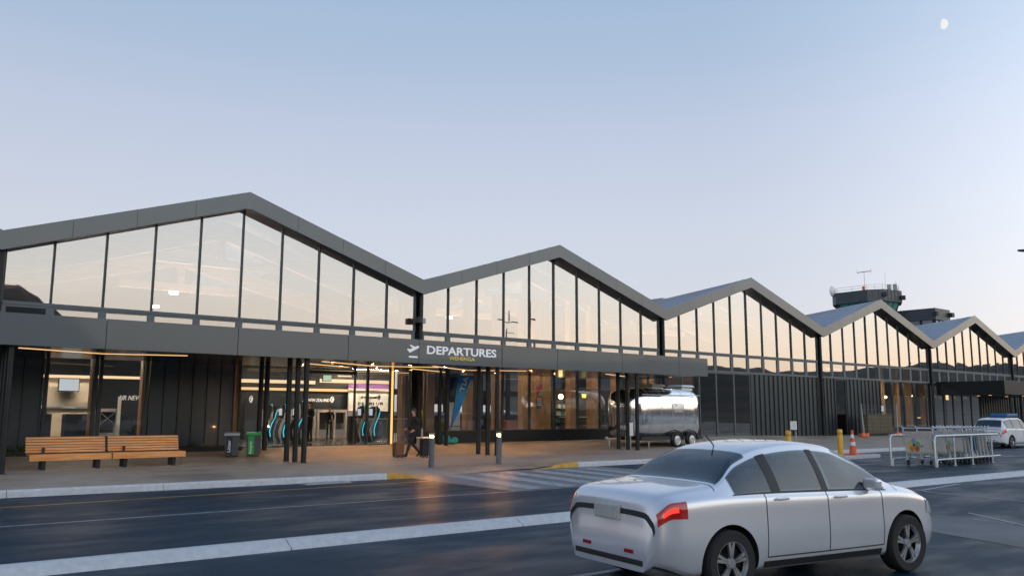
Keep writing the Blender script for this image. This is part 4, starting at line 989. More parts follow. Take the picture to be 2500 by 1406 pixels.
    for s in (-1, 1):
        for x in (dx[0]+.22, dx[1]+.2):
            q = pt(x, 6.0, s, .018); b = MB(); b.box(q[0]-.09, q[0]+.09, q[1]-.012, q[1]+.012, q[2]-.014, q[2]+.014); b.build('door_handle', MT[paint], t, bevel=.008, world=False)
        q = pt(sb-.3, 7.25, s, .09); b = MB(); b.obox(q, (.1, .2, .13), .0); b.build('door_mirror', MT[paint], t, bevel=.03, world=False)
        b = MB(); patch(b, lin(Lc-.42, Lc-.10, 10), lin(5.0, 6.7, 6), s, .006); b.build('headlight', MT['headl'], t, smooth=60, world=False)
        b = MB(); patch(b, lin(.05, .34, 10), lin(5.2, 6.9, 6), s, .006); tlp = b.build('tail_light', MT['tail'], t, smooth=60, world=False); b = MB(); patch(b, lin(.09, .24, 6), lin(5.6, 6.05, 3), s, .010); b.build('lit_bar', MT['tailbar'], tlp, smooth=60, world=False)
    # nose and tail details
    b = MB(); patch(b, lin(Lc-.05, Lc-.004, 4), lin(3.3, 5.2, 5), 1, .006); patch(b, lin(Lc-.05, Lc-.004, 4), lin(3.3, 5.2, 5), -1, .006); b.build('grille', MT['trim'], t, world=False)
    zr_ = interp(P['top'], .05)*.86; b = MB(); b.box(-.035, -.02, -.18, .18, zr_-.06, zr_+.06); b.box(-.02, .03, -.19, .19, zr_-.07, zr_+.07); b.build('number_plate', MT['plate'], t, world=False)
    b = MB()
    for s in (-1, 1): patch(b, [.026, .033], lin(5.4, 12, 16), s, .003)
    b.build('bumper_line', MT['trim'], t, world=False)
    b = MB()
    for s in (-1, 1): patch(b, [P['rear'][0]-.06, P['rear'][0]-.052], lin(8.2, 12, 10), s, .003)
    b.build('boot_line', MT['trim'], t, world=False)
    zc_ = P['top'][0][1]; b = MB(); b.box(-.012, .05, -P['wid'][0][1]*.9, P['wid'][0][1]*.9, .315, .37); b.build('rear_valance', MT['trim'], t, bevel=.01, world=False)
    for s in (-1, 1): b = MB(); b.box(-.01, .02, s*.36-.07, s*.36+.07, .42, .455); b.build('reflector', MT['refl'], t, world=False)
    b = MB(); q = pt(P['pil'][0][0], 12, 1); b.tube([q, (q[0]-.12, 0, q[2]+.12)], .008, 6); b.build('aerial', MT['trim'], t, world=False)
    for wx in P['wheels']:
        for s in (-1, 1):
            wn = part_empty('wheel', t); rw = P['rw']; y = s*.79 if P['wr'] < .65 else s*.83
            b = MB(); b.lathe([(rw*.66, -.1), (rw*.93, -.105), (rw*.99, -.08), (rw, -.03), (rw, .03), (rw*.99, .08), (rw*.93, .105), (rw*.66, .1)], (wx, y, rw), 40, 'y', False); b.build('tyre', MT['rubber'], wn, smooth=40, world=False)
            b = MB(); yo = s*.085
            b.lathe([(rw*.60, yo-.04*s), (rw*.67, yo), (rw*.675, yo+.012*s), (rw*.64, yo+.012*s), (rw*.6, yo-.02*s)], (wx, y, rw), 36, 'y', False)
            b.lathe([(.0, yo+.005*s), (.045, yo+.005*s), (.06, yo-.02*s)], (wx, y, rw), 16, 'y')
            for k in range(5):
                a = 2*math.pi*k/5+.3
                for da in (-.14, .14):
                    c0 = Vector((math.cos(a)*.04, 0, math.sin(a)*.04)); c1 = Vector((math.cos(a+da)*rw*.62, 0, math.sin(a+da)*rw*.62)); tn = Vector((-math.sin(a), 0, math.cos(a)))*.016
                    O = Vector((wx, y+yo, rw)); b.extr([O+c0-tn, O+c1-tn, O+c1+tn, O+c0+tn], (0, -.025*s, 0))
            b.build('rim', MT['rim'], wn, smooth=35, world=False)
            b = MB(); b.lathe([(0, yo-.07*s), (rw*.6, yo-.07*s)], (wx, y, rw), 24, 'y'); b.build('brake_disc', MT['trim'], wn, world=False)
    if extra: extra(t, pt)
    t.location = loc; t.rotation_euler = (0, 0, yaw); return t
yw = R(-9.5); fwx, fwy = 9.95, 4.9
dv = Vector((math.cos(yw), math.sin(yw), 0)); nv = Vector((-dv.y, dv.x, 0))
o = Vector((fwx, fwy, 0))-dv*HATCH['wheels'][1]+nv*.895
car('silver_car', 'silver car crossing the foreground lane towards the right, tail light red', HATCH, 'silver', (o.x, o.y, 0), yw)
def suv_extra(t, pt):
    b = MB(); b.box(1.5, 2.9, -.5, .5, 1.80, 1.98); b.build('roof_box', MT['bluep'], t, bevel=.05, world=False)
    b = MB()
    for s in (-.66, .66): b.tube([(.7, s, 1.72), (.9, s, 1.79), (2.6, s, 1.79), (2.8, s, 1.70)], .018, 6)
    b.build('roof_rail', MT['trim'], t, world=False)
sv_ = car('white_suv', 'white estate car with blue roof box and lit tail lights beyond the trolleys', SUVP, 'whitecar', (48.3, 19.3, 0), R(-3), None, suv_extra); sv_.scale = (.93, .93, .9)
for x, y, yaw, pm, P, lab in ((9, -6.5, R(180), 'darkcar', HATCH, 'dark car parked across the road, mirrored in the entrance glass'), (16, -7.5, R(0), 'whitecar', SUVP, 'white car parked across the road, mirrored beside the lit post'), (24, -8, R(180), 'redcar', HATCH, 'red car parked across the road, mirrored in the cafe glass'), (38, 7.6, R(0), 'whitecar', SUVP, 'white car on the through lane right of the picture, mirrored in the far glass')):
    car('parked_car', lab, P, pm, (x, y, 0), yaw)

# ------------------------------------------------------------------ silver caravan
def caravan():
    xa = ony(1514, 1000, 27.9).x; xb = ony(1721, 1000, 27.1).x
    g = pav_z(33, 27); yc = 28.1; Lb = xb-xa; hw = 1.15; z0, z1 = g+.42, ony(1640, 949, 27.9).z
    t = thing('silver_caravan', 'polished silver rounded caravan parked on the paving by the last columns', 'caravan', ((xa+xb)/2, yc, g))
    NX, NS = 60, 44; xm = (xa+xb)/2
    def pt(u, a):           # u along -1..1, a around
        e = (1-abs(u)**5.5)**(1/2.1) if abs(u) < 1 else 0
        hz = (z1-z0)/2; zc = (z0+z1)/2
        cs, sn = math.cos(a), math.sin(a); ex = 2/4.4
        y = hw*(abs(cs)**ex)*(1 if cs > 0 else -1)*(e**.75 if e else 0); z = hz*(abs(sn)**ex)*(1 if sn > 0 else -1)
        z = zc+z*(e**.62 if z > 0 else e**.2)*1.
        if z > zc: y *= 1-.06*((z-zc)/hz)**2
        return (xm+u*Lb/2, yc+y, z)
    b = MB()
    us = [math.sin(math.pi/2*(2*i/NX-1)) for i in range(NX+1)]
    for u in us:
        for k in range(NS): b.v.append(pt(u, 2*math.pi*k/NS))
    for i in range(NX):
        for k in range(NS): b.f.append([i*NS+k, i*NS+(k+1) % NS, (i+1)*NS+(k+1) % NS, (i+1)*NS+k]); b.m.append(0)
    b.build('shell', MT['chrome'], t, smooth=60)
    b = MB()
    for u in (-.62, -.3, 0, .3, .62):      # riveted panel seams
        b.tube([Vector(pt(u, -math.pi*.5+.05-math.pi*k/26*.95)) for k in range(26)], .008, 5)
    b.tube([(xm-Lb*.4, yc-hw*.97, z0+(z1-z0)*.86), (xm+Lb*.4, yc-hw*.97, z0+(z1-z0)*.86)], .02, 6)
    b.build('panel_seam', MT['alu'], t)
    for i, px_ in enumerate((1590, 1662)):
        q = ony(px_, 950, yc); b = MB(); b.box(q.x-.42, q.x+.42, yc-.4, yc+.4, z1-.08, z1+.05); b.hexa([(q.x-.5, yc-.5, z1+.1), (q.x+.5, yc-.5, z1+.1), (q.x+.5, yc+.5, z1+.1), (q.x-.5, yc+.5, z1+.1), (q.x-.42, yc-.42, z1+.2), (q.x+.42, yc-.42, z1+.2), (q.x+.42, yc+.42, z1+.2), (q.x-.42, yc+.42, z1+.2)]); b.box(q.x-.3, q.x+.3, yc-.3, yc+.3, z1+.05, z1+.1); b.build('roof_vent', MT['white'], t, bevel=.02)
    b = MB(); b.box(xm-Lb*.40, xm+Lb*.42, yc-1.0, yc+1.0, z0-.08, z0+.1); b.box(xm-Lb*.42, xm+Lb*.43, yc-hw*.98, yc-hw*.9, z0-.06, z0+.05); b.build('chassis', MT['trim'], t)
    wz = g+.33
    for px_ in (1654, 1690):
        wx = ony(px_, 1075, yc-hw).x; wn = part_empty('wheel', t)
        for s in (-1,):
            y = yc+s*(hw-.1)
            b = MB(); b.lathe([(.2, -.1), (.31, -.1), (.33, -.05), (.33, .05), (.31, .1), (.2, .1)], (wx, y, wz), 32, 'y', False); b.build('tyre', MT['rubber'], wn, smooth=40)
            b = MB(); b.lathe([(.06, -.115), (.1, -.12), (.19, -.1), (.225, -.12), (.225, -.09)], (wx, y, wz), 28, 'y')
            for k in range(8): a = k*math.pi/4; b.ball((wx+.15*math.cos(a), y-.11, wz+.15*math.sin(a)), .025, 6)
            b.build('rim', MT['alu'], wn, smooth=40)
        b = MB(); b.tube([(wx+.42*math.cos(R(a)), yc-hw-.01, wz+.42*math.sin(R(a))) for a in range(0, 181, 15)], .035, 6); b.build('wheel_arch', MT['trim'], t)
    b = MB(); b.tube([(xa+.2, yc, z0+.02), (xa-.7, yc, z0-.02)], .05, 8); b.tube([(xa-.55, yc, z0), (xa-.55, yc, g+.02)], .03, 8); b.ball((xa-.72, yc, z0+.02), .09, 10); b.build('tow_bar', MT['galv'], t, smooth=50)
    b = MB(); b.cyl((xm-Lb*.28, yc-.9, g), (xm-Lb*.28, yc-.9, z0), .03); b.build('prop_stand', MT['galv'], t)
    # window in the rounded end and lettering on the side
    b = MB(); rows = [(-.975+.02*i) for i in range(5)]
    for i in range(9):
        for j in range(5):
            a = math.pi+R(-38+ (58*i/8)); pass
    ya = yc-hw-.012
    q0, q1 = ony(1641, 985, ya), ony(1672, 999, ya); text('lettering', 'APPLEBY', (q0.x, ya, q1.z), (q1.x-q0.x, 0, 0), (0, 0, q0.z-q1.z), MT['white'], t, .006)
    q0, q1 = ony(1648, 1000, ya), ony(1666, 1006, ya); text('lettering', 'FARMS', (q0.x, ya, q1.z), (q1.x-q0.x, 0, 0), (0, 0, q0.z-q1.z), MT['white'], t, .006)
    return xa, g
CXA, CG = caravan()
p = ony(1520, 1045, 26.9)
ab = thing('menu_board', 'dark free-standing board lettered APPLEBY in front of the caravan nose', 'sign', (p.x, 26.9, CG))
q0, q1 = ony(1509, 1031, 26.9), ony(1533, 1062, 26.9)
b = MB(); b.box(q0.x, q1.x, 26.9, 26.94, q1.z, q0.z); b.build('board', MT['trim'], ab); b = MB(); b.box(q0.x+.04, q0.x+.08, 26.95, 26.99, CG, q1.z+.2); b.box(q1.x-.08, q1.x-.04, 26.95, 26.99, CG, q1.z+.2); b.build('leg', MT['galv'], ab)
text('lettering', 'APPLEBY', (q0.x+.04, 26.898, q0.z-.3), (q1.x-q0.x-.08, 0, 0), (0, 0, .17), MT['offwhite'], ab, .004)
q0, q1 = ony(1535.5, 1031, 26.3), ony(1546, 1063, 26.3)
wb = thing('white_notice', 'narrow white notice panel standing between the last black columns', 'sign', ((q0.x+q1.x)/2, 26.3, CG))
b = MB(); b.box(q0.x, q1.x, 26.3, 26.33, q1.z, q0.z); b.build('panel', MT['white'], wb); b = MB(); b.cyl(((q0.x+q1.x)/2, 26.35, pav_z(q0.x, 26.35)), ((q0.x+q1.x)/2, 26.35, q0.z), .025); b.build('stand', MT['galv'], wb)

# ------------------------------------------------------------------ luggage trolleys and their rack
rk = thing('trolley_rack', 'galvanised tube rail rack holding the row of luggage trolleys', 'trolley rack', (29.6, 13.5, 0))
def rail(y, x0, x1, posts):
    b = MB(); zt, zl = 1.03, .24
    b.tube([(x0, y, 0), (x0, y, zt-.12), (x0+.035, y, zt-.035), (x0+.12, y, zt), (x1, y, zt)], .042, 12)
    b.tube([(x0+.1, y, .0), (x0+.1, y, zl-.08), (x0+.13, y, zl-.02), (x0+.2, y, zl), (x1+.1, y, zl)], .034, 12)
    b.build('rail', MT['galv'], rk, smooth=50)
    for x in posts: b = MB(); b.cyl((x, y, 0), (x, y, zt-.02), .04, n=12); b.cyl((x, y, 0), (x, y, .01), .08, n=12); b.build('post', MT['galv'], rk, smooth=50)
rail(13.5, 29.55, 34.7, (31.0, 32.4, 34.1)); rail(14.78, 29.05, 34.7, (31.0, 32.4, 34.1))
def trolley_proto():
    t = thing('luggage_trolley', '', 'luggage trolley', (0, 0, 0), 'luggage trolleys nested in the rack')
    b = MB(); z = .98; ww = .5           # local: front faces -x, handle at +x side of the board
    b.tube([(.0, -ww, z+.04), (.02, -ww+.06, z), (.02, ww-.06, z), (0, ww, z+.04)], .018, 8); b.build('handle', MT['alu'], t, smooth=50, world=False)
    b = MB()
    for s in (-1, 1):
        b.tube([(.02, s*(ww-.05), z), (.0, s*(ww-.05), .8), (.16, s*(ww-.07), .3), (.2, s*(ww-.07), .2)], .02, 8)
        b.tube([(.2, s*(ww-.08), .22), (.85, s*.2, .16)], .018, 8)
        b.hexa([(.12, s*(ww-.06)-.02, .14), (.3, s*(ww-.06)-.02, .14), (.3, s*(ww-.06)+.02, .14), (.12, s*(ww-.06)+.02, .14), (.16, s*(ww-.06)-.02, .36), (.2, s*(ww-.06)-.02, .36), (.2, s*(ww-.06)+.02, .36), (.16, s*(ww-.06)+.02, .36)])
    b.tube([(.18, -ww+.07, .3), (.18, ww-.07, .3)], .014, 8); b.tube([(.82, -.2, .16), (.82, .2, .16)], .018, 8)
    for a, c in ((-.28, -.36), (-.16, -.08), (.16, .08), (.28, .36)): b.tube([(.06, a, .32), (.2, c, .16)], .011, 6)
    b.tube([(.2, -.36, .16), (.2, .36, .16)], .011, 6)
    b.build('frame', MT['galv'], t, smooth=50, world=False)
    b = MB(); b.box(-.015, .01, -ww+.1, ww-.1, .74, .9); b.build('basket_panel', MT['galv'], t, world=False)
    b = MB(); b.hexa([(.04, -ww+.09, .33), (.04, ww-.09, .33), (.06, ww-.09, .33), (.06, -ww+.09, .33), (-.035, -ww+.09, .72), (-.035, ww-.09, .72), (-.015, ww-.09, .72), (-.015, -ww+.09, .72)]); ad = b.build('advert_board', MT['offwhite'], t, world=False)
    ax = lambda zz: .04-.075*(zz-.33)/.39-.003
    for i, (m, (cy, cz)) in enumerate((('bl_p', (.12, .65)), ('gr_p', (.0, .57)), ('re_p', (.04, .45)), ('or_p', (.2, .45)), ('ye_p', (.24, .57)))):
        b = MB(); b.poly([(ax(cz+.085*math.sin(R(90+72*k+72*i)))-.001*i, cy+.085*math.cos(R(90+72*k+72*i)), cz+.085*math.sin(R(90+72*k+72*i))) for k in range(5)]); b.build('printed_tile', MT[m], ad, world=False)
    b = MB(); b.poly([(ax(zz)-.007, yy, zz) for yy, zz in ((.09, .51), (.15, .51), (.15, .575), (.09, .575))]); b.build('printed_square', MT['navy'], ad, world=False)
    b = MB(); b.poly([(ax(zz)-.004, yy, zz) for yy, zz in ((-.06, .5), (-.12, .5), (-.17, .55), (-.1, .545))]); b.build('printed_leaf', MT['te_p'], ad, world=False)
    b = MB(); b.poly([(ax(.345)-.003, yy, zz) for yy, zz in ((-ww+.1, .345), (ww-.1, .345), (ww-.1, .36), (-ww+.1, .36))]); b.build('printed_stripe', MT['gr_p'], ad, world=False)
    for x, y in ((.2, -ww+.07), (.2, ww-.07), (.8, 0)):
        wn = b = MB(); b.lathe([(.0, -.02), (.07, -.02), (.075, 0), (.07, .02), (0, .02)], (x, y, .078), 14, 'y'); b.build('wheel', MT['rubber'], t, smooth=40, world=False)
    return t
tp = trolley_proto(); tx = [29.72, 30.75, 32.05, 32.35, 32.65, 32.95, 33.25, 33.55, 33.85, 34.15]
tl_ = ['foremost luggage trolley of the rack, its colourful advert board fully in view', 'second luggage trolley, its advert board half hidden behind the front rail', 'third luggage trolley in the nested row, right of the gap', 'fourth luggage trolley in the nested row', 'fifth luggage trolley in the nested row, mid rack', 'sixth luggage trolley in the nested row with a blue advert', 'seventh luggage trolley in the nested row with a blue advert', 'eighth luggage trolley in the nested row', 'ninth luggage trolley, last but one at the car end', 'last luggage trolley at the white car end of the rack']
for i, x in enumerate(tx):
    o = tp if i == 0 else copy_tree(tp); o.location = (x, 14.14, 0); o.scale = (1.12, 1.12, 1.3); o['label'] = tl_[i]
    if i in (5, 6):
        for ch in o.children:
            if ch.name.startswith('advert_board'):
                ch.data = ch.data.copy(); ch.data.materials.clear(); ch.data.materials.append(MT['bluep'])
                for g in list(ch.children): bpy.data.objects.remove(g)

# ------------------------------------------------------------------ site fence, hoarding
fa, fb = onz(2107, 1060, .25), onz(2192, 1058, .25)
FYY = 29.2; xa_, xb_ = ony(2108, 1050, FYY).x, ony(2192, 1050, FYY).x
tf = thing('site_fence', 'temporary site fence panel with pale posts in orange block feet', 'fence', ((xa_+xb_)/2, FYY, .2))
zf = pav_z(xa_, FYY); zt_ = ony(2107, 985, FYY).z
for x, dxx in ((xa_, .12), (xb_, 0)):
    b = MB(); b.tube([(x-dxx, FYY, zt_), (x, FYY, zf+.1)], .03, 8); 
    if dxx: b.tube([(x-.1, FYY, zt_-.2), (x+.2, FYY+.02, zf+.1)], .022, 8)
    b.build('post', MT['galv'], tf, smooth=50)
    b = MB()
    for s in (-1, 1): b.obox((x+.1+s*.24, FYY, zf+.13), (.42, .28, .22), s*.1)
    b.obox((x+.1, FYY, zf+.11), (.3, .24, .16)); b.build('foot', MT['orange'], tf, bevel=.03)
b = MB()
for i in range(8): z = zf+.25+(zt_-zf-.35)*i/7; b.tube([(xa_, FYY, z), (xb_, FYY, z)], .0016, 4)
for i in range(1, 22): x = xa_+(xb_-xa_)*i/22; b.tube([(x, FYY, zf+.25), (x, FYY, zt_-.1)], .0016, 4)
b.build('mesh_panel', MT['galv'], tf)
q0, q1 = ony(2118, 1011, 29.8), ony(2180, 1056, 29.8)
hd_ = thing('plywood_hoarding', 'brown plywood box hoarding behind the site fence against the dark wall', 'hoarding', ((q0.x+q1.x)/2, 29.8, zf))
b = MB(); b.box(q0.x, q1.x, 29.8, 30.1, max(q1.z, zf+.1), q0.z); b.build('panel', MT['plywood'], hd_); b = MB(); b.box(q0.x+.3, q1.x-.6, 29.85, 30.05, zf, max(q1.z, zf+.1)-.003); b.build('skid', MT['black'], hd_)
b = MB(); 
for i in range(3): x = q0.x+(q1.x-q0.x)*(i+.5)/3; b.box(x-.01, x+.01, 29.79, 29.799, max(q1.z, zf+.1)+.02, q0.z-.02)
b.build('sheet_joint', MT['joint'], hd_)
q = ony(2155, 997, 31.1); nb = thing('wall_notice', 'small white notice fixed to the glass above the hoarding', 'sign', (q.x, 31.1, q.z)); q0, q1 = ony(2151.5, 990, 31.15), ony(2158, 1004, 31.15)
b = MB(); b.box(q0.x, q1.x, 31.15, 31.17, q1.z, q0.z); b.build('sheet', MT['white'], nb)

# ------------------------------------------------------------------ people
def person(lab, loc, yaw, top, legs, H=1.74, J=None, hair='hair', feet='black', name='person'):
    """one skinned body, grown round a posed skeleton; clothes are colour areas of the skin mesh; local x right, y forward"""
    P = dict(pelvis=(0, 0, .95), waist=(0, 0, 1.1), chest=(0, .01, 1.3), neck=(0, 0, 1.47), jaw=(0, .03, 1.55), head=(0, .015, 1.65), crown=(0, 0, 1.71), nose=(0, .12, 1.6))
    for s, k in ((-1, 'l'), (1, 'r')):
        P.update({'sh'+k: (s*.18, 0, 1.41), 'el'+k: (s*.235, -.03, 1.13), 'wr'+k: (s*.24, .06, .89), 'pa'+k: (s*.235, .085, .82),
                  'hip'+k: (s*.09, 0, .92), 'kn'+k: (s*.1, .02, .5), 'an'+k: (s*.1, -.02, .085), 'toe'+k: (s*.12, .14, .035), 'heel'+k: (s*.1, -.06, .04)})
    if J: P.update(J)
    Rd = dict(pelvis=(.15, .12), waist=(.135, .1), chest=(.165, .115), neck=.055, jaw=.07, head=.088, crown=.06, nose=.014)
    for k in 'lr': Rd.update({'sh'+k: .068, 'el'+k: .045, 'wr'+k: .03, 'pa'+k: (.036, .018), 'hip'+k: .095, 'kn'+k: .062, 'an'+k: .042, 'toe'+k: .035, 'heel'+k: .036})
    E_ = [('pelvis', 'waist', 't'), ('waist', 'chest', 't'), ('chest', 'neck', 't'), ('neck', 'jaw', 's'), ('jaw', 'head', 's'), ('head', 'crown', 's'), ('head', 'nose', 's')]
    for k in 'lr': E_ += [('chest', 'sh'+k, 't'), ('sh'+k, 'el'+k, 't'), ('el'+k, 'wr'+k, 't'), ('wr'+k, 'pa'+k, 's'), ('pelvis', 'hip'+k, 'l'), ('hip'+k, 'kn'+k, 'l'), ('kn'+k, 'an'+k, 'l'), ('an'+k, 'toe'+k, 'f'), ('an'+k, 'heel'+k, 'f')]
    for k, s in (('l', -1), ('r', 1)):       # five fingers, curled a little
        pa, wr = Vector(P['pa'+k]), Vector(P['wr'+k]); d = (pa-wr).normalized(); fw_ = Vector((0, 1, 0)); fw_ = (fw_-d*fw_.dot(d)).normalized(); sd_ = d.cross(fw_)
        for i, (o_, ln) in enumerate(((.026, .065), (.009, .078), (-.009, .073), (-.025, .056))):
            a = pa+fw_*o_+d*.025; m_ = a+d*ln*.55+sd_*(-s*.004); e = m_+d*ln*.4-sd_*s*.018
            P['f%d0%s' % (i, k)], P['f%d1%s' % (i, k)], P['f%d2%s' % (i, k)] = tuple(a), tuple(m_), tuple(e)
            for j in range(3): Rd['f%d%d%s' % (i, j, k)] = .0092-.0008*j
            E_ += [('pa'+k, 'f%d0%s' % (i, k), 's'), ('f%d0%s' % (i, k), 'f%d1%s' % (i, k), 's'), ('f%d1%s' % (i, k), 'f%d2%s' % (i, k), 's')]
        a = wr.lerp(pa, .55)+fw_*.04; P['th0'+k] = tuple(a); P['th1'+k] = tuple(a+d*.045+fw_*.018); Rd['th0'+k] = .012; Rd['th1'+k] = .0095
        E_ += [('pa'+k, 'th0'+k, 's'), ('th0'+k, 'th1'+k, 's')]
    sc_ = H/1.76; names = list(P); ix = {n_: i for i, n_ in enumerate(names)}
    me = bpy.data.meshes.new('body'); me.from_pydata([tuple(c*sc_ for c in P[n_]) for n_ in names], [(ix[a], ix[c]) for a, c, _ in E_], [])
    ob = bpy.data.objects.new('body', me); COL.objects.link(ob)
    m1 = ob.modifiers.new('skin', 'SKIN'); m1.use_smooth_shade = True; m1.branch_smoothing = .3
    for i, n_ in enumerate(names):
        r = Rd[n_]; r = r if isinstance(r, tuple) else (r, r); me.skin_vertices[0].data[i].radius = (r[0]*sc_, r[1]*sc_); me.skin_vertices[0].data[i].use_root = (n_ == 'pelvis')
    m2 = ob.modifiers.new('sub', 'SUBSURF'); m2.levels = 1
    dg = bpy.context.evaluated_depsgraph_get(); m3 = bpy.data.meshes.new_from_object(ob.evaluated_get(dg)); bpy.data.objects.remove(ob)
    t = thing(name, lab, 'person', (0, 0, 0)); bd = bpy.data.objects.new('body', m3); COL.objects.link(bd); bd.parent = t
    m3.materials.clear()
    for m in (top, legs, 'skin', feet): m3.materials.append(MT[m])
    segs = [(Vector(P[a])*sc_, Vector(P[c])*sc_, {'t': 0, 'l': 1, 's': 2, 'f': 3}[q]) for a, c, q in E_]
    for p_ in m3.polygons:
        c = p_.center; best = (9, 0)
        for A, B, q in segs:
            d = B-A; u = max(0, min(1, (c-A).dot(d)/max(1e-9, d.length_squared))); ds = (c-A-d*u).length
            if ds < best[0]: best = (ds, q)
        p_.material_index = best[1]; p_.use_smooth = True
    hc = Vector(P['head'])*sc_; b = MB()
    for i in range(7):
        a = math.pi*.5*i/6
        for k in range(16):
            g = 2*math.pi*k/16; dr = -.07 if math.sin(g) < .3 else .0
            z = .098*math.cos(a)+(dr*(1-math.cos(a))); b.v.append(tuple(hc+Vector((.094*math.sin(a)*math.cos(g), .1*math.sin(a)*math.sin(g)-.012, z+.012))*sc_))
    for i in range(6):
        for k in range(16): b.f.append([i*16+k, i*16+(k+1) % 16, (i+1)*16+(k+1) % 16, (i+1)*16+k]); b.m.append(0)
    b.build('hair', MT[hair], t, smooth=60, world=False)
    b = MB()
    for s in (-1, 1): b.ball(tuple(hc+Vector((s*.032, .078, -.005))*sc_), .011, 6); b.ball(tuple(hc+Vector((s*.09, 0, -.02))*sc_), .022, 8, (.5, 1, 1.4))
    b.ball(tuple(hc+Vector((0, .083, -.07))*sc_), .018, 6, (1.4, .5, .4)); b.build('face_features', MT['skin'] if False else MT['hair2'], t, world=False)
    t.location = loc; t.rotation_euler = (0, 0, yaw); return t
def at_floor(px_, Y, z=FZ): p = ony(px_, 1000, Y); return (p.x, Y, z)
g = onz(1012, 1116, .16); wz_ = pav_z(g.x, g.y)
WALK = dict(hipl=(-.09, 0, .92), knl=(-.1, .2, .53), anl=(-.1, .33, .1), toel=(-.11, .48, .09), heell=(-.1, .3, .05), hipr=(.09, 0, .92), knr=(.1, .02, .5), anr=(.1, -.3, .16), toer=(.12, -.17, .05), heelr=(.1, -.36, .17),
            ell=(-.24, -.1, 1.14), wrl=(-.25, .1, .97), pal=(-.25, .16, .94), elr=(.24, -.1, 1.14), wrr=(.26, .14, 1.0), par=(.26, .21, .99))
person('person in dark coat walking left past the lit bollard, arm held forward', (g.x-.05, g.y, wz_), R(82), 'cloth_b', 'cloth_b', 1.78, WALK, 'hair')
def suitcase(x, y, rz, lab, m='cloth_b', h=.62, wd=.44, d=.26, handle=.35):
    z = pav_z(x, y); t = thing('suitcase', lab, 'suitcase', (0, 0, 0))
    b = MB(); b.box(-wd/2, wd/2, -d/2, d/2, .06, .06+h); b.build('shell', MT[m], t, bevel=.04, world=False)
    b = MB(); b.box(-wd/2+.03, wd/2-.03, -d/2-.012, -d/2-.001, .14, .06+h*.6); b.build('front_pocket', MT['trim'], t, bevel=.005, world=False)
    b = MB(); b.tube([(-.1, d/2-.04, .06+h), (-.1, d/2-.04, .06+h+handle), (.1, d/2-.04, .06+h+handle), (.1, d/2-.04, .06+h)], .012, 6); b.build('handle', MT['alu'], t, world=False)
    for sx_ in (-1, 1):
        for sy_ in (-1, 1): b = MB(); b.lathe([(.03, -.014), (.03, .014)], (sx_*(wd/2-.05), sy_*(d/2-.05), .031), 10, 'x'); b.build('wheel', MT['rubber'], t, world=False)
    t.location = (x, y, z); t.rotation_euler = (0, 0, rz); return t
suitcase(g.x+.42, g.y+.02, R(70), 'black wheeled suitcase trailing right behind the walking person')
suitcase(g.x-.42, g.y+.45, R(80), 'brown wheeled suitcase beside the walking person, left of the black one', 'brownbag', .5, .4, .3, .3)
c_ = onz(1036, 1102, .2)
bx_ = thing('carton', 'pale grey carton on the paving just left of the lit bollard', 'box', (c_.x, c_.y, 0)); zc = pav_z(c_.x, c_.y)
b = MB(); b.box(c_.x-.25, c_.x+.25, c_.y-.2, c_.y+.2, zc, zc+.42); b.build('carton_body', MT['lidgrey'], bx_, bevel=.01); b = MB(); b.box(c_.x-.26, c_.x+.26, c_.y-.21, c_.y+.21, zc+.423, zc+.48); b.build('carton_lid', MT['white'], bx_, bevel=.01)
person('man in long black coat standing side-on inside the entrance', at_floor(758, 35.2), R(100), 'cloth_b', 'cloth_b', 1.8, dict(wrl=(-.2, .22, 1.12), pal=(-.16, .3, 1.16)))
person('woman in dark top with hands clasped, facing out of the open entrance', at_floor(805, 38.2), R(175), 'cloth_b', 'cloth_g', 1.62, dict(ell=(-.25, .0, 1.14), wrl=(-.09, .16, 1.02), pal=(-.03, .18, 1.0), elr=(.25, 0, 1.14), wrr=(.09, .16, 1.0), par=(.03, .18, .98)), 'hair2')
person('person with brown hair looking at the left one of the premium kiosks', at_floor(887, 39.8), R(150), 'cloth_n', 'cloth_b', 1.72, None, 'hair2')
person('person standing behind the right kiosk beneath the PREMIUM lettering', at_floor(919, 40.2), R(190), 'cloth_b', 'cloth_b', 1.66, None, 'hair')
person('worker in yellow hi-vis jacket behind the glass by the timber posts', at_floor(1040, 34.6), R(140), 'hivis', 'cloth_n', 1.76, dict(wrr=(.2, .25, 1.02), par=(.18, .32, 1.02)))
person('person in black standing at the cafe counter below the round lamp', at_floor(1388, 35.6), R(60), 'cloth_b', 'cloth_b', 1.74)
SIT = dict(pelvis=(0, 0, .62), waist=(0, .02, .78), chest=(0, .06, .99), neck=(0, .1, 1.15), jaw=(0, .14, 1.22), head=(0, .13, 1.32), crown=(0, .11, 1.39), nose=(0, .24, 1.27))
for s, k in ((-1, 'l'), (1, 'r')): SIT.update({'sh'+k: (s*.18, .07, 1.09), 'el'+k: (s*.24, .12, .82), 'wr'+k: (s*.2, .34, .76), 'pa'+k: (s*.18, .41, .76), 'hip'+k: (s*.1, .03, .6), 'kn'+k: (s*.12, .42, .6), 'an'+k: (s*.12, .4, .16), 'toe'+k: (s*.13, .55, .1), 'heel'+k: (s*.12, .36, .11)})
pq = at_floor(1474, 33.4)
person('person in dark clothes seated on a stool at the cafe window', (pq[0], pq[1], FZ+.12), R(-60), 'cloth_b', 'cloth_b', 1.74, SIT)
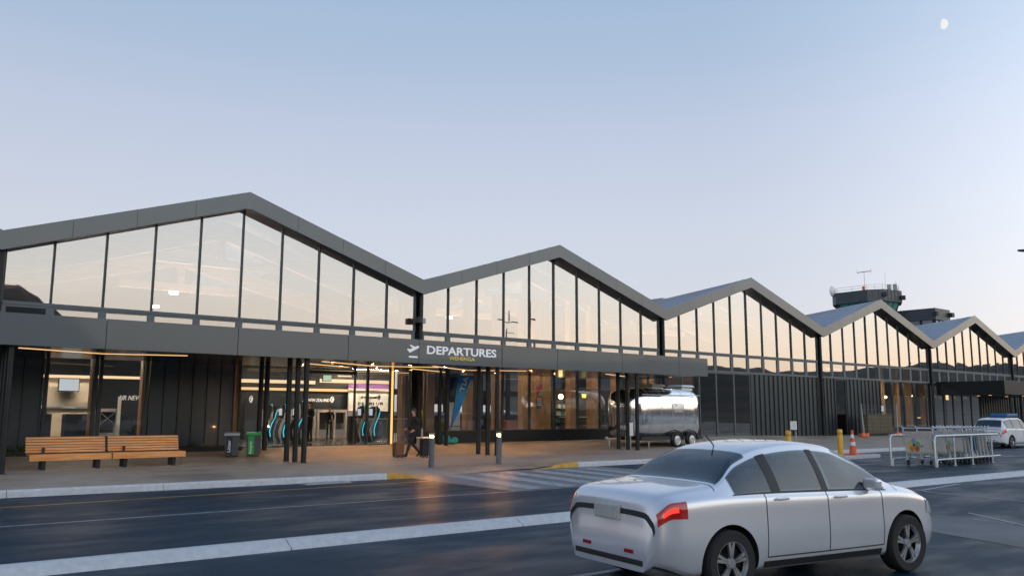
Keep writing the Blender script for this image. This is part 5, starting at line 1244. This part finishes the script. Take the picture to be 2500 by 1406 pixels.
def stool(x, y, lab):
    t = thing('bar_stool', lab, 'stool', (x, y, FZ), 'leather-topped stools in the cafe')
    b = MB(); b.lathe([(.17, FZ+.6), (.18, FZ+.62), (.18, FZ+.66), (.16, FZ+.68), (0, FZ+.68)], (x, y, 0), 18); b.build('seat', MT['warmwood'], t, smooth=40)
    for i in range(4): a = R(45+90*i); b = MB(); b.tube([(x+.11*math.cos(a), y+.11*math.sin(a), FZ+.6), (x+.19*math.cos(a), y+.19*math.sin(a), FZ)], .014, 6); b.build('leg', MT['trim'], t)
stool(pq[0], pq[1], 'leather-topped stool under the seated person at the cafe window')
stool(at_floor(1432, 34.2)[0], 34.2, 'leather-topped stool between the neon sign and the seated person')

# ------------------------------------------------------------------ check-in hall
CW = thing('check_in_wall_sign', 'white AIR NEW ZEALAND lettering with koru on the dark wall inside the entrance', 'sign', (20, YW, 2.4))
def koru(name, x0, y0, x1, y1, Y, m, par):
    """airline emblem: an open spiral frond"""
    a, c = ony(x0, y1, Y), ony(x1, y0, Y); wd, ht = c.x-a.x, c.z-a.z; b = MB()
    pts = []
    for i in range(44):
        u = i/43; th = R(-60+560*u); r = .5*(1-.72*u); pts.append((a.x+wd*(.5+.36*r*2*math.cos(th)+.16*r*math.sin(th)), Y-.03, a.z+ht*(.5+r*math.sin(th))))
    b.tube(pts, [wd*(.085-.03*i/43) for i in range(44)], 6)
    b.tube([(a.x+wd*.35, Y-.03, a.z+ht*.42), (a.x+wd*.75, Y-.03, a.z+ht*.5), (a.x+wd*1.05, Y-.03, a.z+ht*.58)], [wd*.03, wd*.07, wd*.02], 6)
    b.tube([(a.x+wd*.3, Y-.03, a.z+ht*.02), (a.x+wd*.6, Y-.03, a.z+ht*.12), (a.x+wd*.8, Y-.03, a.z+ht*.33)], [wd*.03, wd*.08, wd*.03], 6)
    return b.build(name, MT[m], par, smooth=50)
MT['letter_lit'] = mat('lit_letter', (.8, .78, .74), .5, emit=(1, .9, .78), es=.45)
def wall_text(word, x0, yb0, x1, yt, Y, m, par, shear=.22, bold=.0, name='lettering'):
    a, c = ony(x0, yb0, Y), ony(x1, yt, Y); return text(name, word, (a.x, Y, a.z), (c.x-a.x, 0, 0), (0, 0, c.z-a.z), MT[m], par, .03, bold, shear)
Yp = YW+.28
wall_text('AIR NEW ZEALAND', 738, 980, 803, 973, Yp, 'letter_lit', CW); koru('emblem', 803, 967, 816, 983, Yp, 'letter_lit', CW)
CW2 = thing('check_in_wall_sign', 'white AIR NEW ZEALAND lettering seen through the second lit window', 'sign', (10, YW, 2.4)); wall_text('AIR NEW ZEALAND', 287, 976, 404, 966.5, 40., 'letter_lit', CW2)
CW3 = thing('wall_emblem', 'white koru emblem alone on the dark wall above the bins', 'sign', (17, YW, 2.4)); koru('emblem', 605, 965, 618, 983, Yp, 'letter_lit', CW3)
CW4 = thing('premium_sign', 'black PREMIUM and AIR NEW ZEALAND lettering on the pale lit board', 'sign', (24, YW, 2.4))
wall_text('AIR NEW ZEALAND', 880, 972, 920, 967.5, YW-.055, 'trim', CW4); koru('emblem', 920, 963, 929, 976, YW-.055, 'trim', CW4)
for i, ch in enumerate('PREMIUM'): x = 874+i*9.0; wall_text(ch, x, 989, x+(2 if ch == 'I' else 6), 981.5, YW-.055, 'trim', CW4, 0)
bx2 = MB(); a, c = ony(236, 1064, 40.6), ony(352, 936, 40.6)
tv = thing('wall_screen', 'white lit screen hung on the beige wall behind the left window', 'screen', (8, 35.6, 2.6))
a, c = ony(141.5, 955, 35.6), ony(196, 923.5, 35.6); b = MB(); b.box(a.x, c.x, 35.62, 35.7, a.z, c.z); b.build('case', MT['trim'], tv); b = MB(); b.box(a.x+.03, c.x-.03, 35.6, 35.619, a.z+.03, c.z-.03); b.build('display', MT['screen'], tv)
b = MB(); b.box((a.x+c.x)/2-.1, (a.x+c.x)/2+.1, 35.7, 36., (a.z+c.z)/2-.1, (a.z+c.z)/2+.1); b.build('wall_bracket', MT['trim'], tv)
exs = thing('exit_sign', 'pale green lit exit sign hanging from the dark ceiling inside the entrance', 'sign', (17, 33, 3.6)); a, c = ony(789, 929.5, 33), ony(809, 916, 33)
b = MB(); b.box(a.x-.02, c.x+.02, 33.005, 33.07, a.z-.02, c.z+.02); b.build('case', MT['trim'], exs); b = MB(); b.box(a.x, c.x, 32.985, 33., a.z, c.z); b.build('lit_face', MT['exit'], exs); b = MB(); b.cyl(((a.x+c.x)/2, 33.04, c.z), ((a.x+c.x)/2, 33.04, 4.05), .015); b.build('hanger', MT['trim'], exs)
# counters with white frames and lattice fronts
def counter(px0, px1, Y, lab, lattice=True):
    a, c = ony(px0, 1064, Y), ony(px1, 1000, Y); t = thing('check_in_desk', lab, 'desk', ((a.x+c.x)/2, Y, FZ), 'check-in desks along the dark wall'); x0, x1 = a.x, c.x; zt = FZ+1.45
    b = MB(); b.box(x0, x1, Y, Y+.5, zt-.14, zt); b.box(x0, x0+.1, Y, Y+.5, FZ, zt-.145); b.box(x1-.1, x1, Y, Y+.5, FZ, zt-.145); b.build('desk_frame', MT['offwhite'], t)
    b = MB(); b.box(x0+.105, x1-.105, Y+.2, Y+.25, FZ+.75, zt-.15); b.build('back_panel', MT['intwall'], t)
    b = MB(); b.box(x0+.105, x1-.105, Y+.02, Y+.45, FZ, FZ+.42); b.build('bag_belt', MT['galv'], t)
    if lattice:
        b = MB(); n_ = 9
        for i in range(-n_, n_*2):
            u = x0+.12+(x1-x0-.24)*i/n_
            for sgn_ in (1, -1):
                xs0, xs1 = (u, u+.6) if sgn_ > 0 else (u+.6, u)
                z0_, z1_ = FZ+.76, zt-.16
                lo, hi = x0+.12, x1-.12
                t0 = 0; t1 = 1
                def X(q): return xs0+(xs1-xs0)*q
                if max(xs0, xs1) > hi or min(xs0, xs1) < lo: continue
                b.tube([(xs0, Y+.17, z0_), (xs1, Y+.17, z1_)], .013, 4)
        if b.f: b.build('lattice', MT['offwhite'], t)
    return t
counter(716, 772, 40.6, 'white-framed check-in desk behind the man in the black coat'); counter(774, 812, 40.6, 'white-framed check-in desk behind the woman', False); counter(814, 848, 40.6, 'white-framed check-in desk with lattice front right of the woman'); counter(640, 714, 40.8, 'white-framed check-in desk hidden behind the first triple columns'); 
counter(236, 292, 39.5, 'white-framed check-in desk seen in the second lit window'); 
st_ = thing('boarding_pass_stand', 'white box on a thin stand beside the open door, right of the woman', 'stand', at_floor(865, 34.5))
a, c = ony(854.5, 1015, 34.5), ony(871, 1002, 34.5); b = MB(); b.box(a.x, c.x, 34.4, 34.7, a.z, c.z); b.build('box_head', MT['white'], st_); b = MB(); b.box(a.x+.02, c.x-.02, 34.45, 34.65, FZ, a.z); b.build('stand_body', MT['trim'], st_)
for i, (x0, x1, h, lab) in enumerate(((98, 127, 1.3, 'dark blue cabinet at the left corner of the lit window'), (157, 226, 1.3, 'wide dark blue cabinet under the wall screen'))):
    a, c = ony(x0, 1064, 34.6), ony(x1, 1010, 34.6); t = thing('office_cabinet', lab, 'cabinet', ((a.x+c.x)/2, 34.6, FZ)); b = MB(); b.box(a.x, c.x, 34.6, 35.2, FZ, c.z); b.build('carcass', MT['navy'], t); b = MB(); b.box((a.x+c.x)/2-.006, (a.x+c.x)/2+.006, 34.59, 34.599, FZ+.1, c.z-.05); b.build('door_gap', MT['joint'], t)
a, c = ony(291, 1064, 36.5), ony(297, 966, 36.5); t = thing('queue_banner', 'thin teal and timber upright panel in the second lit window', 'panel', (a.x, 36.5, FZ)); b = MB(); b.box(a.x, c.x, 36.5, 36.54, FZ, c.z); b.build('panel', MT['te_p'], t); b = MB(); b.box(a.x-.12, a.x-.003, 36.5, 36.6, FZ, c.z-.03); b.build('edge', MT['offwhite'], t)
def kiosk(px_, Y, lab):
    p = at_floor(px_, Y); t = thing('check_in_kiosk', lab, 'kiosk', (p[0], Y, FZ), 'curved self check-in kiosks with cyan light lines')
    prof = [(-.05, 0), (-.16, .25), (-.2, .5), (-.12, .8), (.02, 1.05), (.1, 1.35), (.08, 1.6)]
    back = [(.3, 1.5), (.3, 1.2), (.26, .9), (.18, .6), (.16, .3), (.2, 0)]
    b = MB(); b.extr([(p[0]+x, Y-.22, FZ+z) for x, z in prof+back], (0, .44, 0)); b.build('kiosk_body', MT['black'], t)
    for yy in (Y-.25, Y+.222):
        b = MB(); b.extr([(p[0]+x-.03, yy, FZ+z) for x, z in prof]+[(p[0]+x+.1*math.sin(math.pi*min(1, z/1.5))+.01, yy, FZ+z) for x, z in reversed(prof)], (0, .028, 0)); b.build('side_shell', MT['offwhite'], t)
    b = MB(); b.tube([(p[0]+x+.2, Y-.235, FZ+z) for x, z in prof[1:-1]], .02, 6); b.build('light_line', MT['cyan'], t)
    b = MB(); b.obox((p[0]-.02, Y, FZ+1.32), (.06, .4, .45)); b.build('display', MT['trim'], t)
    b = MB(); b.obox((p[0]-.055, Y, FZ+1.33), (.004, .3, .3)); b.build('lit_display', MT['screen'], t)
    b = MB(); b.ball((p[0]+.12, Y-.1, FZ+1.64), .03, 8); b.build('beacon', MT['cyan'], t)
for px_, Y, lab in ((688, 35.6, 'curved kiosk just left of the triple black columns'), (655, 36.4, 'curved kiosk furthest left, beyond the recycling bin'), (722, 35.2, 'curved kiosk half hidden behind the triple black columns'), (880, 35.6, 'curved kiosk left of the two beneath the PREMIUM board'), (908, 35.4, 'curved kiosk right of the two beneath the PREMIUM board')): kiosk(px_, Y, lab)

# ------------------------------------------------------------------ hall and cafe
def pendant(px_, py_, Y, lab, wide=.2, m='lamp_w', top=8.2):
    p = ony(px_, py_, Y); t = thing('pendant_lamp', lab, 'lamp', (p.x, Y, p.z), 'round pendant lamps under the timber roof')
    b = MB(); b.lathe([(0, -.07), (wide*.9, -.06), (wide, 0), (wide*.95, .05)], (p.x, Y, p.z), 20); b.build('lamp_glow', MT[m], t, smooth=60)
    b = MB(); b.lathe([(wide*.96, .052), (wide*.5, .11), (.04, .13)], (p.x, Y, p.z), 20); b.build('lamp_shade', MT['lidgrey'], t); b = MB(); b.cyl((p.x, Y, p.z+.13), (p.x, Y, top), .012, n=6); b.build('cord', MT['trim'], t)
for q in ((524, 643, 36, 'brightest pendant lamp, beneath the first gable peak'), (424, 715, 38.5, 'pendant lamp second from left in the first gable'), (378, 748, 42, 'pendant lamp lowest left in the first gable'), (1249, 725, 36, 'large pendant lamp in the second gable left of its peak'), (797, 771, 44, 'tiny pendant lamp low in the first gable right half'), (1097, 775, 42, 'small pendant lamp near the left mullion of the second gable')): pendant(*q, top=7.0 if q[1] > 740 else 8.4)
def bulb(px_, py_, Y, lab, r=.12):
    p = ony(px_, py_, Y); t = thing('globe_lamp', lab, 'lamp', (p.x, Y, p.z), 'warm globe lamps'); b = MB(); b.ball((p.x, Y, p.z), r, 12); b.build('globe', MT['lamp_c'], t, smooth=80); b = MB(); b.cyl((p.x, Y, p.z+r), (p.x, Y, 5.2), .01, n=6); b.build('cord', MT['trim'], t)
bulb(1369, 968, 36.6, 'glowing globe lamp over the cafe shelves', .14); bulb(1335, 995, 34.4, 'small globe lamp by the timber panel', .06)
for px_, py_, lab in ((2162, 969, 'small warm lamp in the far glass bay, left'), (2224, 966, 'small warm lamp in the far glass bay, centre'), (2268, 973, 'small warm lamp in the far glass bay, right')): bulb(px_, py_, 34.2, lab, .1)
fq = ony(1099, 1086, 30.7)
fl = thing('feather_flag', 'blue feather flag with white letters TIA standing by the teal bundle', 'flag', (fq.x, 30.7, pav_z(fq.x, 30.7)))
def fp(x, y): p = ony(x, y, 30.7); return (p.x, 30.7, p.z)
b = MB(); b.extr([fp(*q) for q in ((1101, 1046), (1109, 990), (1115, 945), (1120, 919), (1130, 916), (1150, 916), (1157, 919), (1151, 934), (1132, 980), (1112, 1022))], (0, .025, 0)); b.build('sail', MT['blue'], fl)
b = MB(); b.tube([fp(1098.5, 1086), fp(1100.5, 1046), fp(1108.5, 990), fp(1114.5, 945), fp(1119.5, 918.5)], .014, 6); b.build('pole', MT['trim'], fl)
b = MB(); p = fp(1098.5, 1086); b.cyl((p[0], p[1], pav_z(p[0], p[1])-.002), (p[0], p[1], pav_z(p[0], p[1])+.05), .2); b.build('base', MT['trim'], fl)
a, c, d = Vector(fp(1133, 957)), Vector(fp(1145, 920)), Vector(fp(1145, 960))
text('lettering', 'TIA', a+Vector((0, -.004, 0)), c-a, (a-d)*.95, MT['white'], fl, .006)
a, c = Vector(fp(1139, 958)), Vector(fp(1150, 926)); b = MB(); b.tube([a+Vector((0, -.006, 0)), a.lerp(c, .5)+Vector((.015, -.006, -.01)), c+Vector((0, -.006, 0))], [.012, .024, .014], 6); b.build('printed_stripe', MT['white'], fl)
ks = thing('info_stand', 'white upright information stand beside the blue flag behind the glass', 'stand', at_floor(1118, 33.))
a, c = ony(1103, 1054, 33.), ony(1127, 982, 33.); b = MB(); b.hexa([(a.x-.03, 33, FZ), (c.x+.06, 33, FZ), (c.x+.06, 33.4, FZ), (a.x-.03, 33.4, FZ), (a.x, 33.1, a.z+.25), (c.x, 33.1, a.z+.25), (c.x, 33.35, a.z+.25), (a.x, 33.35, a.z+.25)]); b.build('plinth', MT['offwhite'], ks, bevel=.02)
b = MB(); b.box(a.x, c.x, 33.1, 33.3, a.z+.28, c.z); b.build('panel', MT['white'], ks, bevel=.02)
ps = thing('poster', 'tall red and navy printed poster hung beside the timber posts', 'poster', ony(1318, 970, 32.8)); 
def pr_(x0, y0, x1, y1, Y, m, nm): a, c = ony(x0, y1, Y), ony(x1, y0, Y); b = MB(); b.box(a.x, c.x, Y, Y+.02, a.z, c.z); return b.build(nm, MT[m], ps)
pr_(1310, 943, 1324, 978, 32.8, 'posterr', 'poster_top'); pr_(1310, 978.3, 1324, 997, 32.8, 'posterb', 'poster_foot')
b = MB(); b.extr([(lambda p: (p.x, 32.79, p.z))(ony(*q, 32.79)) for q in ((1313, 968), (1322, 950), (1324, 968))], (0, -.004, 0)); b.build('printed_shape', MT['posterg'], ps)
b = MB()
for i in range(4): a, c = ony(1312, 974+5*i, 32.79), ony(1322, 971.5+5*i, 32.79); b.box(a.x, c.x, 32.785, 32.795, a.z, c.z)
b.build('printed_band', MT['posterw'], ps)
ne = thing('neon_sign', 'yellow neon sign reading WAYF above the cafe', 'sign', ony(1430, 967, 35.5)); a, c = ony(1420, 971, 35.5), ony(1439.5, 961.5, 35.5)
text('lettering', 'WAYF', (a.x, 35.5, a.z), (c.x-a.x, 0, 0), (0, 0, c.z-a.z), MT['neon'], ne, .03, .01); b = MB(); b.box(a.x-.1, c.x+.1, 35.52, 35.56, c.z-.03, c.z+.12); b.build('header', MT['trim'], ne)
sh = thing('cafe_shelf', 'dark backlit cafe shelf of bottles under the globe lamp', 'shelf', at_floor(1372, 37.)); a, c = ony(1357, 1000, 37), ony(1391, 978, 37)
b = MB(); b.box(a.x, c.x, 37.3, 37.4, FZ, c.z); 
for i in range(5): z = c.z-.02-.42*i; b.box(a.x, c.x, 37., 37.3, z-.04, z)
b.box(a.x-.05, a.x, 37, 37.4, FZ, c.z); b.box(c.x, c.x+.05, 37, 37.4, FZ, c.z); b.build('shelf_frame', MT['trim'], sh)
b = MB(); rd = random.Random(3)
for i in range(1, 5):
    for k in range(9):
        x = a.x+.1+(c.x-a.x-.2)*k/8; z = c.z-.02-.42*i; b.k = rd.choice((0, 0, 1, 2)); b.lathe([(.045, 0), (.045, .17), (.018, .22), (.018, .28)], (x, 37.14, z), 8)
b.build('bottles', [MT['te_p'], MT['or_p'], MT['offwhite']], sh); sh.children[-1]['kind'] = 'stuff'
dsp = thing('snack_display', 'brightly coloured packets on a lit stand at the cafe end', 'stand', at_floor(1495, 34.6)); rd = random.Random(5)
a, c = ony(1489, 1036, 34.6), ony(1502, 1011, 34.6); b = MB(); b.box(a.x, c.x, 34.8, 35, FZ, c.z+.1)
for i in range(4): z = a.z+(c.z-a.z)*i/4; b.box(a.x, c.x, 34.6, 34.8, z-.03, z)
b.build('rack', MT['trim'], dsp)
b = MB()
for i in range(4):
    for k in range(4): z = a.z+(c.z-a.z)*i/4; x = a.x+(c.x-a.x)*(k+.1)/4; b.k = rd.randrange(4); b.box(x, x+(c.x-a.x)*.2, 34.65, 34.72, z+.002, z+.2)
b.build('packets', [MT['or_p'], MT['white'], MT['re_p'], MT['ye_p']], dsp)
bn = thing('upright_banner', 'narrow blue and white upright banner inside the cafe window', 'banner', at_floor(1444, 33.7)); a, c = ony(1439.5, 1044, 33.7), ony(1447, 963, 33.7)
b = MB(); h3 = (c.z-a.z); b.box(a.x, c.x, 33.7, 33.73, a.z+h3*.7, c.z); b.box(a.x, c.x, 33.7, 33.73, a.z, a.z+h3*.3); b.build('blue_field', MT['bluep'], bn); b = MB(); b.box(a.x, c.x, 33.7, 33.73, a.z+h3*.302, a.z+h3*.698); b.build('white_field', MT['posterw'], bn); b = MB(); b.box(a.x-.05, c.x+.05, 33.66, 33.78, FZ, a.z-.002); b.build('foot', MT['trim'], bn)
cc_ = at_floor(1420, 36.6); ct = thing('cafe_counter', 'dark cafe counter with pale top under the neon sign', 'counter', cc_)
b = MB(); b.box(cc_[0]-1.3, cc_[0]+1.6, 36.5, 37.1, FZ, FZ+1.05); b.build('front', MT['brownwall'], ct); b = MB(); b.box(cc_[0]-1.35, cc_[0]+1.65, 36.42, 37.15, FZ+1.053, FZ+1.1); b.build('counter_top', MT['offwhite'], ct)
for px_, lab in ((1255, 'low red-brown upholstered seat behind the glass, right of the second lit bollard'), (1295, 'low red-brown upholstered seat by the timber posts, left of the poster')):
    p = at_floor(px_, 34.); t = thing('lounge_seat', lab, 'seat'); t.location = p; b = MB(); b.box(p[0]-.55, p[0]+.55, 33.7, 34.3, FZ+.3, FZ+.5); b.build('seat_cushion', MT['warmwood'], t, bevel=.05); b = MB(); b.box(p[0]-.55, p[0]+.55, 34.3, 34.45, FZ+.3, FZ+.95); b.build('back_cushion', MT['warmwood'], t, bevel=.05)
    for s in (-.45, .45): b = MB(); b.cyl((p[0]+s, 34, FZ), (p[0]+s, 34, FZ+.3), .03); b.build('leg', MT['trim'], t)
sw = thing('far_light_bar', 'short white lit bar glowing inside the far glass bay', 'light', ony(2257, 1019, 33.8)); a, c = ony(2241, 1020.5, 33.8), ony(2265, 1018, 33.8); b = MB(); b.box(a.x, c.x, 33.8, 33.86, a.z, c.z); b.build('tube', MT['led'], sw); b = MB(); b.box(a.x-.05, c.x+.05, 33.865, 33.9, a.z-.04, c.z+.04); b.build('housing', MT['trim'], sw)

# added to brighten the rooms: unseen battens above the view through the lower glass
def batten(x0, x1, y, z, m='can_in', wd=.06):
    b = MB(); b.box(x0, x1, y-wd, y+wd, z, z+.05); f = b.build('added_batten', MT['trim'], TB)
    b = MB(); b.box(x0+.02, x1-.02, y-wd+.01, y+wd-.01, z-.012, z-.002); b.build('added_batten_lamp', MT[m], f)
for y in (34.2, 39.0): batten(6.2, 9.4, y-.6, 4.0); batten(13.2, 19.0, y, 4.02); batten(20.6, 24.8, y+1, 4.02)
batten(26.4, 30.6, 32.4, 4.9); batten(31.8, 35.6, 32.5, 4.9); batten(32.2, 39.0, 35.6, 4.7); batten(26.4, 31.0, 40, 4.9); batten(36.9, 39.4, 32.3, 4.9); batten(22, 27, 31.85, 4.4); batten(21.5, 24.5, 35, 4.9)
batten(60.8, 67.6, 31.75, 4.2)

for k in (0, 1, 2):
    v = VX+W0*k
    for y in (34.6, 38.8, 43):
        for x in (v+6.5, v+9.5):
            b = MB(); b.box(x-1.4, x+1.4, y-.1, y+.1, 4.13, 4.2); f = b.build('uplight', MT['trim'], TB); b = MB(); b.box(x-1.35, x+1.35, y-.08, y+.08, 4.203, 4.21); b.build('uplight_lamp', MT['uplamp'], f)
batten(6.2, 9.0, 34.7, 4.0, 'can_hot'); batten(22.2, 25.2, 40.3, 4.0, 'can_hot'); batten(14, 21, 40.0, 4.0)  # added strong battens, unseen, to brighten beige wall, PREMIUM board and desks
